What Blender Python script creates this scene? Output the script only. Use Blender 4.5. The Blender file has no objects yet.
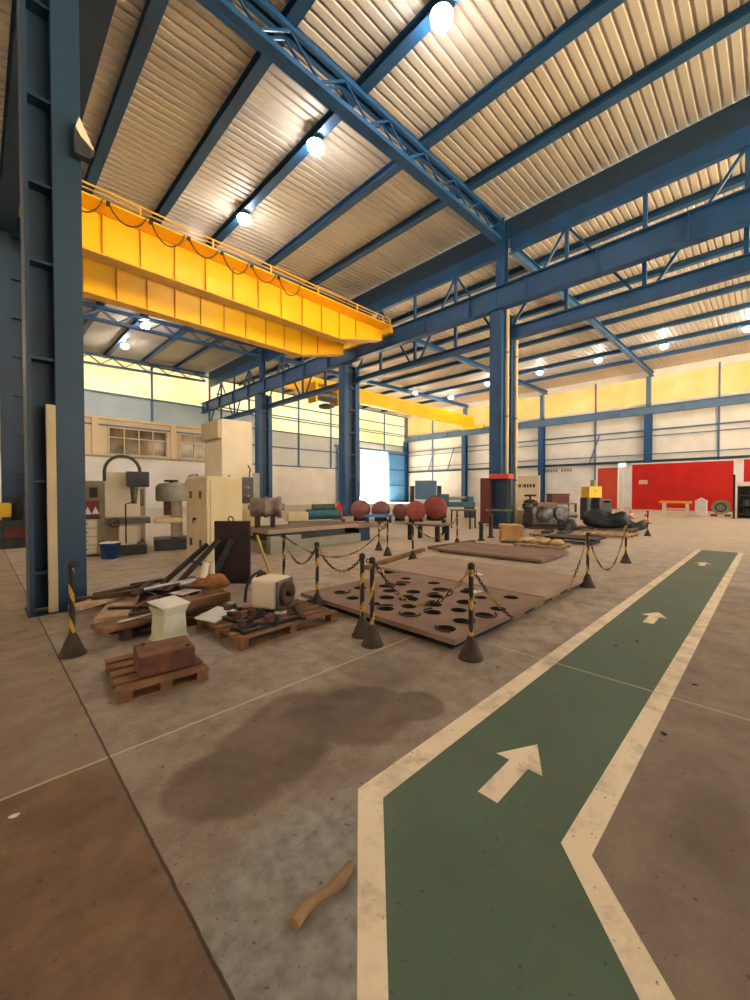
import bpy, math, random
from mathutils import Vector, Matrix
random.seed(7)
S = bpy.context.scene
COL = S.collection
PI = math.pi

# ------------------------------------------------------------------ helpers
def lin(c):
    return tuple((x/255/12.92 if x/255 <= .04045 else ((x/255+.055)/1.055)**2.4) for x in c)

class MB:
    def __init__(s): s.v=[]; s.f=[]; s.m=[]; s.s=[]
    def add(s, vs, fs, m=0, smooth=False):
        b=len(s.v); s.v += [tuple(v) for v in vs]
        for f in fs:
            s.f.append(tuple(b+i for i in f)); s.m.append(m); s.s.append(smooth)
    def box(s,x0,x1,y0,y1,z0,z1,m=0):
        s.add([(x0,y0,z0),(x1,y0,z0),(x1,y1,z0),(x0,y1,z0),(x0,y0,z1),(x1,y0,z1),(x1,y1,z1),(x0,y1,z1)],
              [(0,3,2,1),(4,5,6,7),(0,1,5,4),(1,2,6,5),(2,3,7,6),(3,0,4,7)],m)
        return s
    def obox(s,c,sz,rot=(0,0,0),m=0):
        from mathutils import Euler
        M=Euler(rot).to_matrix(); c=Vector(c); h=[x/2 for x in sz]
        vs=[c+M@Vector((sx*h[0],sy*h[1],sz_*h[2])) for sz_ in (-1,1) for sx,sy in ((-1,-1),(1,-1),(1,1),(-1,1))]
        s.add(vs,[(0,3,2,1),(4,5,6,7),(0,1,5,4),(1,2,6,5),(2,3,7,6),(3,0,4,7)],m)
        return s
    def bar(s,p0,p1,w,h,up=(0,0,1),m=0,off=(0,0)):
        p0=Vector(p0);p1=Vector(p1);d=(p1-p0).normalized();u=Vector(up)
        if abs(d.dot(u))>.98: u=Vector((0,1,0)) if abs(d.y)<.9 else Vector((1,0,0))
        a=d.cross(u).normalized();b=a.cross(d).normalized()
        o=a*off[0]+b*off[1]
        vs=[p+o+a*(i*w/2)+b*(j*h/2) for p in (p0,p1) for i,j in ((-1,-1),(1,-1),(1,1),(-1,1))]
        s.add(vs,[(0,3,2,1),(4,5,6,7),(0,1,5,4),(1,2,6,5),(2,3,7,6),(3,0,4,7)],m)
        return s
    def ibeam(s,p0,p1,h,w,t=.03,up=(0,0,1),m=0):
        s.bar(p0,p1,w,t,up,m,(0,h/2-t/2)); s.bar(p0,p1,w,t,up,m,(0,-h/2+t/2)); s.bar(p0,p1,t*.8,h-2*t,up,m)
        return s
    def cyl(s,p0,p1,r0,r1=None,n=14,m=0,caps=True,mcap=None):
        r1=r0 if r1 is None else r1
        p0=Vector(p0);p1=Vector(p1);d=(p1-p0).normalized()
        u=Vector((0,0,1)) if abs(d.z)<.9 else Vector((1,0,0))
        a=d.cross(u).normalized();b=d.cross(a)
        vs=[p+(a*math.cos(2*PI*i/n)+b*math.sin(2*PI*i/n))*r for p,r in ((p0,r0),(p1,r1)) for i in range(n)]
        s.add(vs,[(i,(i+1)%n,n+(i+1)%n,n+i) for i in range(n)],m,True)
        if caps:
            mc=m if mcap is None else mcap
            s.add(vs[:n],[tuple(range(n))[::-1]],mc); s.add(vs[n:],[tuple(range(n))],mc)
        return s
    def tube(s,pts,r,n=8,m=0):
        pts=[Vector(p) for p in pts]; rings=[]
        prev=None
        for i,p in enumerate(pts):
            d=(pts[min(i+1,len(pts)-1)]-pts[max(i-1,0)]).normalized()
            if prev is None:
                u=Vector((0,0,1)) if abs(d.z)<.9 else Vector((1,0,0)); a=d.cross(u).normalized()
            else:
                a=(prev-d*prev.dot(d)).normalized()
            prev=a;b=d.cross(a)
            rings.append([p+(a*math.cos(2*PI*k/n)+b*math.sin(2*PI*k/n))*(r[i] if isinstance(r,(list,tuple)) else r) for k in range(n)])
        vs=[v for R in rings for v in R]; fs=[]
        for i in range(len(pts)-1):
            for k in range(n):
                fs.append((i*n+k,i*n+(k+1)%n,(i+1)*n+(k+1)%n,(i+1)*n+k))
        s.add(vs,fs,m,True)
        s.add(rings[0],[tuple(range(n))[::-1]],m); s.add(rings[-1],[tuple(range(n))],m)
        return s
    def lathe(s,prof,n=20,o=(0,0,0),axis='z',m=0):
        vs=[]
        for r,z in prof:
            for i in range(n):
                c,q=r*math.cos(2*PI*i/n),r*math.sin(2*PI*i/n)
                p={'z':(c,q,z),'x':(z,c,q),'y':(q,z,c)}[axis]
                vs.append((o[0]+p[0],o[1]+p[1],o[2]+p[2]))
        k=len(prof)
        s.add(vs,[(j*n+i,j*n+(i+1)%n,(j+1)*n+(i+1)%n,(j+1)*n+i) for j in range(k-1) for i in range(n)],m,True)
        if prof[0][0]>1e-4: s.add(vs[:n],[tuple(range(n))[::-1]],m)
        if prof[-1][0]>1e-4: s.add(vs[-n:],[tuple(range(n))],m)
        return s
    def torus(s,c,R,r,axis='z',n=20,k=8,m=0,M=None,a0=0,a1=2*PI,st=1):
        vs=[];c=Vector(c);full=abs(a1-a0-2*PI)<1e-5
        N=n if full else n+1
        for i in range(N):
            t=a0+(a1-a0)*i/n
            for j in range(k):
                q=2*PI*j/k
                x,y,z=(R+r*math.cos(q))*math.cos(t)*st,(R+r*math.cos(q))*math.sin(t),r*math.sin(q)
                p={'z':Vector((x,y,z)),'x':Vector((z,x,y)),'y':Vector((x,z,y))}[axis]
                if M is not None: p=M@p
                vs.append(c+p)
        s.add(vs,[(i*k+j,i*k+(j+1)%k,((i+1)%N)*k+(j+1)%k,((i+1)%N)*k+j) for i in range(n) for j in range(k)],m,True)
        return s
    def prism(s,pts,z0,z1,m=0):
        n=len(pts)
        vs=[(x,y,z0) for x,y in pts]+[(x,y,z1) for x,y in pts]
        s.add(vs,[tuple(range(n))[::-1],tuple(range(n,2*n))]+[(i,(i+1)%n,n+(i+1)%n,n+i) for i in range(n)],m)
        return s
    def build(s,name,mats,parent=None,loc=(0,0,0),rot=(0,0,0),bevel=0):
        me=bpy.data.meshes.new(name); me.from_pydata(s.v,[],s.f); me.update()
        if not isinstance(mats,(list,tuple)): mats=[mats]
        for m in mats: me.materials.append(m)
        me.polygons.foreach_set('material_index',s.m); me.polygons.foreach_set('use_smooth',s.s)
        o=bpy.data.objects.new(name,me); COL.objects.link(o)
        o.location=loc; o.rotation_euler=rot
        if parent: o.parent=parent
        if bevel:
            b=o.modifiers.new('bevel','BEVEL'); b.width=bevel; b.segments=2; b.limit_method='ANGLE'
        return o

def tag(o,label,cat,group=None):
    o['label']=label; o['category']=cat
    if group: o['group']=group
    return o
def thing(name,label,cat,loc=(0,0,0),rz=0,group=None):
    o=bpy.data.objects.new(name,None); COL.objects.link(o); o.empty_display_size=.2
    o.location=loc; o.rotation_euler=(0,0,rz)
    return tag(o,label,cat,group)
def struct(name,mb,mats,**k):
    o=mb.build(name,mats,**k); o['kind']='structure'; return o
def copy_tree(o,parent=None):
    c=o.copy(); COL.objects.link(c)
    if parent: c.parent=parent
    for ch in list(o.children): copy_tree(ch,c)
    return c
def dup(o,loc,rz=0,label=None,group=None):
    c=copy_tree(o); c.location=loc; c.rotation_euler=(0,0,rz)
    if label: c['label']=label
    if group: c['group']=group
    return c

# ------------------------------------------------------------------ materials
class N:
    """tiny node helper"""
    def __init__(s,name):
        s.mat=bpy.data.materials.new(name); s.mat.use_nodes=True
        s.t=s.mat.node_tree; s.b=s.t.nodes['Principled BSDF']
    def n(s,typ,**kw):
        x=s.t.nodes.new(typ)
        for k,v in kw.items(): setattr(x,k,v)
        return x
    def l(s,a,b): s.t.links.new(a,b)
    def math(s,op,a,b=None,clamp=False):
        x=s.n('ShaderNodeMath',operation=op,use_clamp=clamp)
        for i,q in enumerate((a,b)):
            if q is None: continue
            if isinstance(q,(int,float)): x.inputs[i].default_value=q
            else: s.l(q,x.inputs[i])
        return x.outputs[0]
    def mix(s,fac,a,b):
        x=s.n('ShaderNodeMix',data_type='RGBA')
        for i,q in ((0,fac),(6,a),(7,b)):
            if isinstance(q,(int,float)): x.inputs[i].default_value=q
            elif isinstance(q,tuple): x.inputs[i].default_value=(*q[:3],1)
            else: s.l(q,x.inputs[i])
        return x.outputs[2]
    def coord(s): return s.n('ShaderNodeTexCoord').outputs['Object']
    def noise(s,co,scale,detail=4,rough=.55):
        x=s.n('ShaderNodeTexNoise'); x.inputs['Scale'].default_value=scale; x.inputs['Detail'].default_value=detail
        x.inputs['Roughness'].default_value=rough; s.l(co,x.inputs['Vector']); return x.outputs['Fac']
    def ramp(s,f,lo,hi):
        x=s.n('ShaderNodeMapRange'); x.inputs[1].default_value=lo; x.inputs[2].default_value=hi; x.clamp=True
        s.l(f,x.inputs[0]); return x.outputs[0]
    def sep(s,co):
        x=s.n('ShaderNodeSeparateXYZ'); s.l(co,x.inputs[0]); return x.outputs
    def col(s,c):
        if isinstance(c,tuple): s.b.inputs['Base Color'].default_value=(*c,1)
        else: s.l(c,s.b.inputs['Base Color'])
    def bump(s,h,strength=.3,dist=.01):
        x=s.n('ShaderNodeBump'); x.inputs['Strength'].default_value=strength; x.inputs['Distance'].default_value=dist
        s.l(h,x.inputs['Height']); s.l(x.outputs[0],s.b.inputs['Normal'])

def mk(name,c1,c2=None,scale=3,rough=.6,metal=0,lo=.35,hi=.65,bump=0,spec=.5,detail=5):
    q=N(name); q.b.inputs['Roughness'].default_value=rough; q.b.inputs['Metallic'].default_value=metal
    q.b.inputs['Specular IOR Level'].default_value=spec
    c1=lin(c1)
    if c2 is None: c2=tuple(x*.8 for x in c1)
    else: c2=lin(c2)
    co=q.coord(); f=q.noise(co,scale,detail)
    q.col(q.mix(q.ramp(f,lo,hi),c1,c2))
    if bump: q.bump(q.noise(co,scale*6,4),bump)
    return q.mat
def emit(name,c,st,base=(0,0,0)):
    q=N(name); q.col(base); q.b.inputs['Emission Color'].default_value=(*c,1); q.b.inputs['Emission Strength'].default_value=st
    return q.mat

M={}
M['blue']=mk('blue_painted_steel',(25,80,132),(21,68,114),1.2,.45)
M['bluedark']=mk('dark_blue_painted_steel',(28,62,92),(30,52,74),1.5,.5)
M['nearcol']=mk('shaded_blue_steel',(34,66,92),(26,56,82),.6,.5)  # blue darkened to put the near column's shade into its colour
M['purlin']=mk('purlin_steel',(40,86,128),(34,74,112),.7,.5)
M['grayblue']=mk('grey_blue_steel',(92,124,156),(80,110,142),1.0,.5)
M['roof']=mk('roof_sheet',(206,198,186),(190,182,170),.25,.5)
M['clad']=mk('wall_cladding',(236,234,232),(222,220,218),.5,.6)
M['cladpale']=mk('pale_blue_cladding',(214,222,230),(202,212,220),.5,.6)
M['cladblue']=mk('blue_grey_cladding',(190,208,220),(178,196,208),.5,.6)
M['plaster']=mk('cream_plaster',(228,208,176),(216,194,162),.6,.8)
M['whitewall']=mk('white_painted_wall',(238,236,234),(226,222,218),.5,.8)
M['winframe']=mk('cream_window_frame',(226,206,170),None,2,.6)
M['craneyel']=mk('crane_yellow_paint',(255,200,8),(252,186,4),.7,.45)
M['cranedull']=mk('dusty_crane_yellow',(220,166,24),(200,146,26),.8,.6)
M['rail']=mk('pale_yellow_rail',(236,180,60),None,2,.5)
M['cable']=mk('dark_cable',(40,34,30),None,4,.6)
M['rust']=mk('rusty_steel',(96,62,46),(58,38,32),6,.75,.1,.35,.68,.3)
M['rustred']=mk('rusty_block',(122,76,50),(86,50,34),7,.7,0,.35,.65,.3)
M['platepale']=mk('pale_dusty_steel_plate',(180,154,132),(156,130,110),1.6,.65,.1,.3,.7,.15)
M['plate']=mk('dusty_steel_plate',(150,122,106),(122,96,82),2.2,.65,.1,.3,.7,.15)
M['darksteel']=mk('dark_oily_steel',(44,38,36),(30,27,27),5,.5,.3)
M['greysteel']=mk('bare_grey_steel',(130,126,122),(96,90,86),5,.4,.6)
M['turned']=mk('turned_grey_steel',(158,146,134),(120,108,100),5,.55,.25)
M['silver']=mk('machined_steel',(190,188,184),(150,146,140),6,.3,.8)
M['wood']=mk('pallet_wood',(146,104,68),(108,74,48),5,.8,0,.35,.65,.3)
M['woodpale']=mk('pale_wood',(200,170,136),(166,134,100),5,.8,0,.35,.65,.2)
M['wooddark']=mk('dark_wood',(86,58,40),(60,42,30),5,.8,0,.35,.65,.2)
M['crate']=mk('plywood_crate',(206,160,100),(184,136,80),3,.8)
M['cream']=mk('cream_machine_paint',(228,208,160),(214,194,146),1.5,.5)
M['beige']=mk('beige_machine_paint',(236,222,196),(222,208,182),1.2,.5)
M['machgrey']=mk('grey_green_machine_paint',(164,158,138),(142,138,120),2,.5)
M['machdark']=mk('dark_grey_machine_paint',(66,68,70),(50,52,54),3,.5)
M['teal']=mk('teal_machine_paint',(52,110,120),(40,88,98),3,.5)
M['green']=mk('green_machine_paint',(62,96,70),(48,78,56),3,.5)
M['red']=mk('bright_red_paint',(206,20,14),(190,14,10),.8,.6)
M['redpale']=mk('faded_red_paint',(206,78,62),(196,64,52),.8,.6)
M['vessel']=mk('pinkish_red_primer',(176,84,74),(150,64,58),2,.55)
M['vesseldull']=mk('dull_red_primer',(150,96,96),(124,76,78),2,.55)
M['maroon']=mk('maroon_paint',(112,48,44),None,3,.5)
M['chainyellow']=mk('dull_chain_yellow',(180,148,70),(150,122,56),20,.6)
M['yellow']=mk('yellow_paint',(238,196,26),(226,180,20),2,.45)
M['orange']=mk('orange_plastic',(226,92,30),None,3,.5)
M['white']=mk('white_paint',(232,228,220),(216,210,200),3,.6)
M['whitesack']=mk('off_white_plastic',(214,212,186),(190,190,160),4,.6,0,.35,.65,.4)
M['black']=mk('black_rubber',(24,22,22),(34,30,28),4,.6)
M['dusty']=mk('dusty_black_cone',(74,58,46),(52,42,36),6,.75)
M['tarp']=mk('navy_tarpaulin',(38,48,60),(24,32,42),4,.5,0,.35,.65,.5)
M['sack']=mk('canvas_sack',(214,186,140),(190,160,112),5,.85,0,.35,.65,.4)
M['paper']=mk('white_paper',(236,232,222),None,4,.7)
M['wrap']=mk('orange_rag',(176,118,66),(136,82,44),7,.85)
M['bluebin']=mk('blue_plastic',(30,72,128),None,3,.45)
M['brass']=mk('brass_yellow',(200,170,70),None,4,.4,.4)
M['strip']=mk('cream_downpipe',(206,186,150),(188,168,134),1.5,.55)
M['cart']=mk('rolled_cardboard',(166,132,94),(132,100,68),8,.85,0,.35,.65,.3)
M['chainblack']=M['black']
M['lamp']=emit('lamp_lens',(1.0,.97,.92),75)
M['exit']=emit('lit_green_exit_sign',(.42,1,.80),1.3)
M['lampbody']=mk('lamp_housing',(180,182,184),None,3,.4,.3)
M['bulb']=mk('floodlight_glass',(250,236,214),None,3,.2)

def clerestory(name,c,st):
    q=N(name); co=q.coord(); f=q.noise(co,.22,3); g=q.noise(co,.9,2)
    fac=q.ramp(q.math('ADD',q.math('MULTIPLY',f,.75),q.math('MULTIPLY',g,.25)),.36,.64)
    colr=q.mix(fac,c[0],c[1])
    q.col((.22,.14,.05)); q.l(colr,q.b.inputs['Emission Color']); q.b.inputs['Emission Strength'].default_value=st
    q.b.inputs['Roughness'].default_value=.6
    return q.mat
M['cler']=clerestory('lit_yellow_translucent_sheet',((1.0,.42,.09),(1.0,.66,.25)),.58)
M['clerleft']=clerestory('lit_pale_yellow_translucent_sheet',((1.0,.66,.20),(1.0,.88,.46)),.78)

def stripes():
    q=N('black_and_yellow_banded_post'); co=q.coord(); x,y,z=q.sep(co)
    t=q.math('FRACT',q.math('ADD',q.math('MULTIPLY',z,3.1),q.math('MULTIPLY',x,9)))
    f=q.math('GREATER_THAN',t,.66); w=q.ramp(q.noise(co,30,3),.5,.62)
    yel=q.mix(w,lin((206,166,44)),lin((110,84,40)))
    q.col(q.mix(f,lin((32,28,26)),yel)); q.b.inputs['Roughness'].default_value=.6
    return q.mat
M['stripe']=stripes()
def glass():
    q=N('dark_window_glass'); co=q.coord(); f=q.noise(co,.55,3)
    q.col(q.mix(q.ramp(f,.42,.6),lin((72,56,44)),lin((132,104,76)))); q.b.inputs['Roughness'].default_value=.12
    return q.mat
M['glass']=glass()

def floor_mat():
    q=N('worn_concrete'); co=q.coord(); x,y,z=q.sep(co)
    n1=q.noise(co,.35,5); n2=q.noise(co,2.3,6,.6); n3=q.noise(co,11,5,.65); n4=q.noise(co,1.1,4)
    base=q.mix(q.ramp(n1,.3,.7),lin((182,167,150)),lin((156,141,124)))
    base=q.mix(q.math('MULTIPLY',q.ramp(n2,.45,.72),.6),base,lin((112,96,82)))
    n5=q.noise(co,5.5,8,.72); n6=q.noise(co,60,3,.6)
    base=q.mix(q.math('MULTIPLY',q.ramp(n5,.48,.66),.5),base,lin((104,90,78)))
    base=q.mix(q.math('MULTIPLY',q.ramp(n5,.50,.34),.35),base,lin((204,190,172)))
    base=q.mix(q.math('MULTIPLY',q.ramp(n6,.45,.7),.3),base,lin((120,104,90)))
    fr=q.math('SUBTRACT',1,q.ramp(q.math('ADD',q.math('ADD',x,y),q.math('MULTIPLY',n1,3)),4.5,9))  # darkens the foreground floor colour in place of dimmer light there
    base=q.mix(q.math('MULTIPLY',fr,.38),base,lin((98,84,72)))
    fa=q.ramp(q.math('ADD',q.math('ADD',x,y),q.math('MULTIPLY',n1,6)),11,22)  # pales the far floor colour in place of brighter light there
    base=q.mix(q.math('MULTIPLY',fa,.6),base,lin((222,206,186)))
    # browner old slab
    sl=q.math('MULTIPLY',q.math('LESS_THAN',q.math('ADD',x,q.math('MULTIPLY',q.math('SUBTRACT',n3,.5),.05)),.553),q.math('LESS_THAN',y,2.83))
    brown=q.mix(q.ramp(n2,.3,.7),lin((134,106,80)),lin((104,80,60)))
    brown=q.mix(q.math('MULTIPLY',q.ramp(n5,.45,.68),.5),brown,lin((78,60,46)))
    base=q.mix(sl,base,brown)
    sl2=q.math('MULTIPLY',q.math('LESS_THAN',x,.553),q.math('GREATER_THAN',y,2.83))
    base=q.mix(q.math('MULTIPLY',sl2,.5),base,lin((134,108,84)))
    def ell(cx,cy,rx,ry,soft=.25,wob=.5,nn=None):
        a=q.math('DIVIDE',q.math('SUBTRACT',x,cx),rx); b=q.math('DIVIDE',q.math('SUBTRACT',y,cy),ry)
        d=q.math('SQRT',q.math('ADD',q.math('MULTIPLY',a,a),q.math('MULTIPLY',b,b)))
        d=q.math('ADD',d,q.math('MULTIPLY',q.math('SUBTRACT',n4 if nn is None else nn,.5),wob))
        d=q.math('ADD',d,q.math('MULTIPLY',q.math('SUBTRACT',n2,.5),wob*.7))
        return q.math('SUBTRACT',1,q.ramp(d,1-soft,1))
    notslab=q.math('GREATER_THAN',x,.56)
    # pale bluish cement patch
    pm=q.math('MULTIPLY',ell(.95,.95,.80,.80,.25,.4),notslab)
    base=q.mix(q.math('MULTIPLY',pm,.8),base,q.mix(q.ramp(n3,.35,.65),lin((158,156,150)),lin((116,114,110))))
    # brown oil stains
    def union(L,soft,wob):
        m=None
        for cx,cy,rx,ry in L:
            e=ell(cx,cy,rx,ry,soft,wob)
            m=e if m is None else q.math('MAXIMUM',m,e)
        return q.math('MULTIPLY',m,notslab)
    st=union(((1.0,2.14,.36,.34),(1.3,2.2,.42,.40),(1.95,2.12,.44,.42),(1.6,2.35,.45,.42),(2.3,1.9,.25,.22)),.16,.75)
    base=q.mix(q.math('MULTIPLY',st,.72),base,q.mix(q.ramp(n2,.3,.7),lin((104,80,62)),lin((78,60,48))))
    st=union(((1.95,2.3,.5,.4),(2.6,2.45,.5,.45)),.5,.8)
    base=q.mix(q.math('MULTIPLY',st,.4),base,lin((70,56,46)))
    # dirty patches right of the walkway
    for cx,cy,rx,ry,k in ((2.5,.18,.5,.2,.6),(2.0,-.15,.6,.35,.4),(3.6,-.3,.9,.4,.35),(1.5,-.3,.9,.45,.25)):
        base=q.mix(q.math('MULTIPLY',ell(cx,cy,rx,ry,.6),k),base,lin((72,58,48)))
    base=q.mix(q.math('MULTIPLY',q.math('LESS_THAN',y,.55),q.math('MULTIPLY',q.math('LESS_THAN',x,9),.45)),base,lin((116,98,84)))
    # dark specks
    sp=q.math('MAXIMUM',q.ramp(q.noise(co,38,2,.5),.68,.73),q.ramp(q.noise(co,15,1,.4),.74,.77))
    base=q.mix(q.math('MULTIPLY',sp,.7),base,lin((62,50,42)))
    # joints
    wob=q.math('MULTIPLY',q.math('SUBTRACT',n5,.5),.022)
    def joint(c,p,w,colr,k,lim=None):
        d=q.math('ABSOLUTE',q.math('SUBTRACT',q.math('ADD',c,wob),p))
        f=q.math('MULTIPLY',q.math('SUBTRACT',1,q.ramp(d,w*.5,w)),k)
        if lim is not None: f=q.math('MULTIPLY',f,lim)
        return q.mix(f,base,colr)
    base=joint(y,2.83,.012,lin((206,188,164)),.8)
    base=joint(x,3.83,.014,lin((200,186,166)),.6,q.math('LESS_THAN',y,2.3))
    for xx in (.553,):
        base=joint(x,xx,.009,lin((52,40,32)),.95)
    for xx in (7.1,10.4,13.7,17,20.3,26.9,33.5): base=joint(x,xx,.02,lin((120,104,90)),.6)
    for yy in (6.1,9.4,12.7,16,-3.8,-.5): base=joint(y,yy,.02,lin((120,104,90)),.6)
    q.col(base)
    q.l(q.ramp(n2,.2,.9),q.b.inputs['Roughness'])
    r=q.n('ShaderNodeMapRange'); r.inputs[1].default_value=.3;r.inputs[2].default_value=.7;r.inputs[3].default_value=.42;r.inputs[4].default_value=.7
    q.l(n2,r.inputs[0]); q.l(r.outputs[0],q.b.inputs['Roughness'])
    q.bump(q.math('ADD',n3,n2),.12,.01)
    return q.mat
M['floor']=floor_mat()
def paint(name,c,c2,under,wear=.6,lo=.6,hi=.75):
    q=N(name); co=q.coord(); n1=q.noise(co,.8,4); n2=q.noise(co,5,6,.65); n3=q.noise(co,30,3)
    b=q.mix(q.ramp(n1,.3,.7),lin(c),lin(c2))
    b=q.mix(q.math('MULTIPLY',q.ramp(n2,lo,hi),wear),b,lin(under))
    n4=q.noise(co,2.2,7,.7)
    b=q.mix(q.math('MULTIPLY',q.ramp(n4,.5,.7),.4),b,lin((92,84,66)))
    b=q.mix(q.math('MULTIPLY',q.ramp(n3,.66,.72),.7),b,lin((60,50,42)))
    x,y,z=q.sep(co)
    d=q.math('ABSOLUTE',q.math('SUBTRACT',x,3.83))
    b=q.mix(q.math('MULTIPLY',q.math('SUBTRACT',1,q.ramp(d,.008,.014)),.7),b,lin((186,176,150)))
    q.col(b); q.b.inputs['Roughness'].default_value=.55; q.bump(n2,.08,.01); return q.mat
M['greenpaint']=paint('green_floor_paint',(82,110,88),(72,94,76),(106,104,86),.55,.5,.75)
M['linepaint']=paint('white_floor_paint',(250,234,206),(236,218,190),(140,118,94),.55,.52,.72)

# ------------------------------------------------------------------ setting
H=1.6
XW,YW=52.0,44.5          # far wall, end wall
XL,YR=-17.0,-14.0        # unseen walls
def zr(x): return 12.87+.035*x       # underside of the rafters
b=MB(); b.add([(XL,YR,0),(XW,YR,0),(XW,YW,0),(XL,YW,0)],[(0,1,2,3)])
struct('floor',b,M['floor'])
b=MB(); b.box(20,110,YW+.3,YW+70,-.3,-.05); struct('ground',b,mk('pale_yard',(214,206,196),None,1,.9))

# corrugated roof sheets (ridges run along X)
def droop(x): return -.63*(x-19)/33 if x>19 else 0   # the far roof is flatter
def corr(x0,x1,y0,y1,dz):
    b=MB(); p=.31; h=.06; y=y0; prof=[]
    while y<y1:
        prof += [(y,0),(y+.19,0),(y+.22,h),(y+.28,h)]; y+=p
    n=len(prof); vs=[]
    for x in (x0,x1):
        for yy,hh in prof: vs.append((x,yy,zr(x)+dz+droop(x)+hh))
    b.add(vs,[(i,i+1,n+i+1,n+i) for i in range(n-1)])
    return b
struct('ceiling',corr(XL,1.2,YR,YW,1.30),M['roof'])
struct('ceiling',corr(1.2,18.48,YR,YW,1.30),M['roof'])
struct('ceiling',corr(19.02,XW,YR,YW,.78),M['roof'])
# purlins
for x in (3.45,6.1,8.75,11.85,14.9,22,25.0,28.0,30.95,33.8,37.7,41.8,46.0,-3,-6.5,-10):
    b=MB(); z=zr(x)+(1.30 if x<18 else .78+droop(x))
    b.ibeam((x,YR,z-.17),(x,YW,z-.17),.32,.33,.03)
    struct('purlin',b,M['purlin'])
# ridge tie rods between purlins
for y in (12.6,):
    pass

# ---- far wall (X = 52)
b=MB(); b.box(XW,XW+.2,YR,YW,0,11.3); struct('wall_far',b,M['clad'])
b=MB(); b.box(XW,XW+.2,YR,YW,14.1,14.95); struct('wall_far',b,M['clad'])
edges=[-14,-7.6,-1.9,4.0,9.75,15.1,21.2,26.8,32.6,38.9,44.3]
for i in range(len(edges)-1):
    b=MB(); b.box(XW+.02,XW+.1,edges[i]+.02,edges[i+1]-.02,11.3,14.1); struct('window_%d'%(i+1),b,M['cler'])
b=MB()
for e in edges[1:-1]: b.box(XW-.14,XW,e-.07,e+.07,0,15.2)
wf=edges
for e in edges[1:-1]:
    q=MB(); q.box(XW-.16,XW-.01,e-.08,e+.08,0,14.4); struct('wall_stud',q,M['grayblue'])
for z,h,d,mm in ((8.35,.16,.16,'grayblue'),(7.7,.1,.12,'grayblue'),(5.0,.26,.22,'bluedark'),(5.75,.1,.12,'grayblue')):
    q=MB(); q.box(XW-d-.17,XW-.17,YR,YW-.2,z-h/2,z+h/2); struct('wall_girt',q,M[mm])
# ---- end wall (Y = 44.5)
b=MB()
b.box(XL,41.0,YW,YW+.2,0,5.0); b.box(47.2,XW,YW,YW+.2,0,8.3)
struct('wall_end',b,M['whitewall'])
q=MB(); q.box(XL,19.2,YW,YW+.2,5.0,8.6); struct('wall_end',q,M['plaster'])
q=MB(); q.box(19.2,41.0,YW,YW+.2,5.0,9.3); q.box(40.9,XW,YW,YW+.2,8.25,9.3); struct('wall_end',q,M['cladpale'])
q=MB(); q.box(XL,24.3,YW-.02,YW+.2,8.6,10.9); struct('wall_end',q,M['cladblue'])
q=MB(); q.box(XL,XW,YW,YW+.2,14.2,16.4); struct('wall_end',q,M['clad'])
xs=[-17,-11,-5,1,6.8,12.7,18.5,24.3]
k=11
for i in range(len(xs)-1):
    q=MB(); q.box(xs[i]+.02,xs[i+1]-.02,YW+.04,YW+.12,10.9,14.2); struct('window_%d'%k,q,M['clerleft']); k+=1
xs2=[24.3,30.2,35.6,40.9,46.5,51.9]
for i in range(len(xs2)-1):
    q=MB(); q.box(xs2[i]+.02,xs2[i+1]-.02,YW+.04,YW+.12,9.3,14.2); struct('window_%d'%k,q,M['clerleft']); k+=1
for x in xs[3:]+xs2[1:-1]:
    z0=5 if x<40 else 8.3
    q=MB(); q.box(x-.09,x+.09,YW-.2,YW-.03,8.6 if x<20 else z0,14.3); struct('wall_stud',q,M['grayblue'])
for x0,x1,z in ((XL,XW,10.9),(XL,XW,14.2),(19.2,XW,9.3),(19.2,40.9,7.3),(19.2,40.9,5.0),(19.2,XW,12.6),(19.2,XW,11.2)):
    q=MB(); q.box(x0,x1,YW-.34,YW-.2,z-.07,z+.07); struct('wall_girt',q,M['grayblue'])
q=MB(); q.box(XL,19.3,YW-.3,YW-.02,8.45,8.7); struct('trim_1',q,M['plaster'])
q=MB(); q.box(XL,19.3,YW-.12,YW-.02,7.85,8.0); struct('trim_2',q,M['grayblue'])
q=MB(); q.box(XL,19.3,YW-.14,YW-.02,4.92,5.08); struct('trim_3',q,M['machgrey'])
for x in (7.9,14.65,18.9):
    q=MB(); q.box(x-.25,x+.25,YW-.3,YW-.02,5.08,8.45); struct('wall_pier',q,M['plaster'])
# office windows
def office_window(name,x0,x1,z0,z1,nx):
    o=bpy.data.objects.new(name,None); COL.objects.link(o); o['kind']='structure'; o.location=(x0,YW,z0)
    w,h=x1-x0,z1-z0
    f=MB(); t=.12
    f.box(-t,w+t,-.16,.0,-t,0).box(-t,w+t,-.16,0,h,h+t).box(-t,0,-.16,0,0,h).box(w,w+t,-.16,0,0,h)
    for i in range(1,nx): f.box(w*i/nx-.05,w*i/nx+.05,-.14,0,0,h)
    f.box(0,w,-.14,0,h*.62,h*.62+.09)
    f.build('window_frame',M['winframe'],o)
    for i in range(nx):
        for a,c in ((0,h*.62),(h*.62+.09,h)):
            g=MB(); g.box(w*i/nx+.05,w*(i+1)/nx-.05,-.06,-.03,a,c); g.build('pane',M['glass'],o)
office_window('window_30',9.0,14.0,5.3,7.7,4)
office_window('window_31',15.4,18.2,5.3,7.7,2)
M['doorblue']=mk('haze_lightened_blue_paint',(84,150,214),(72,136,200),.8,.5)  # blue lightened to carry the haze by the bright opening
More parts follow.
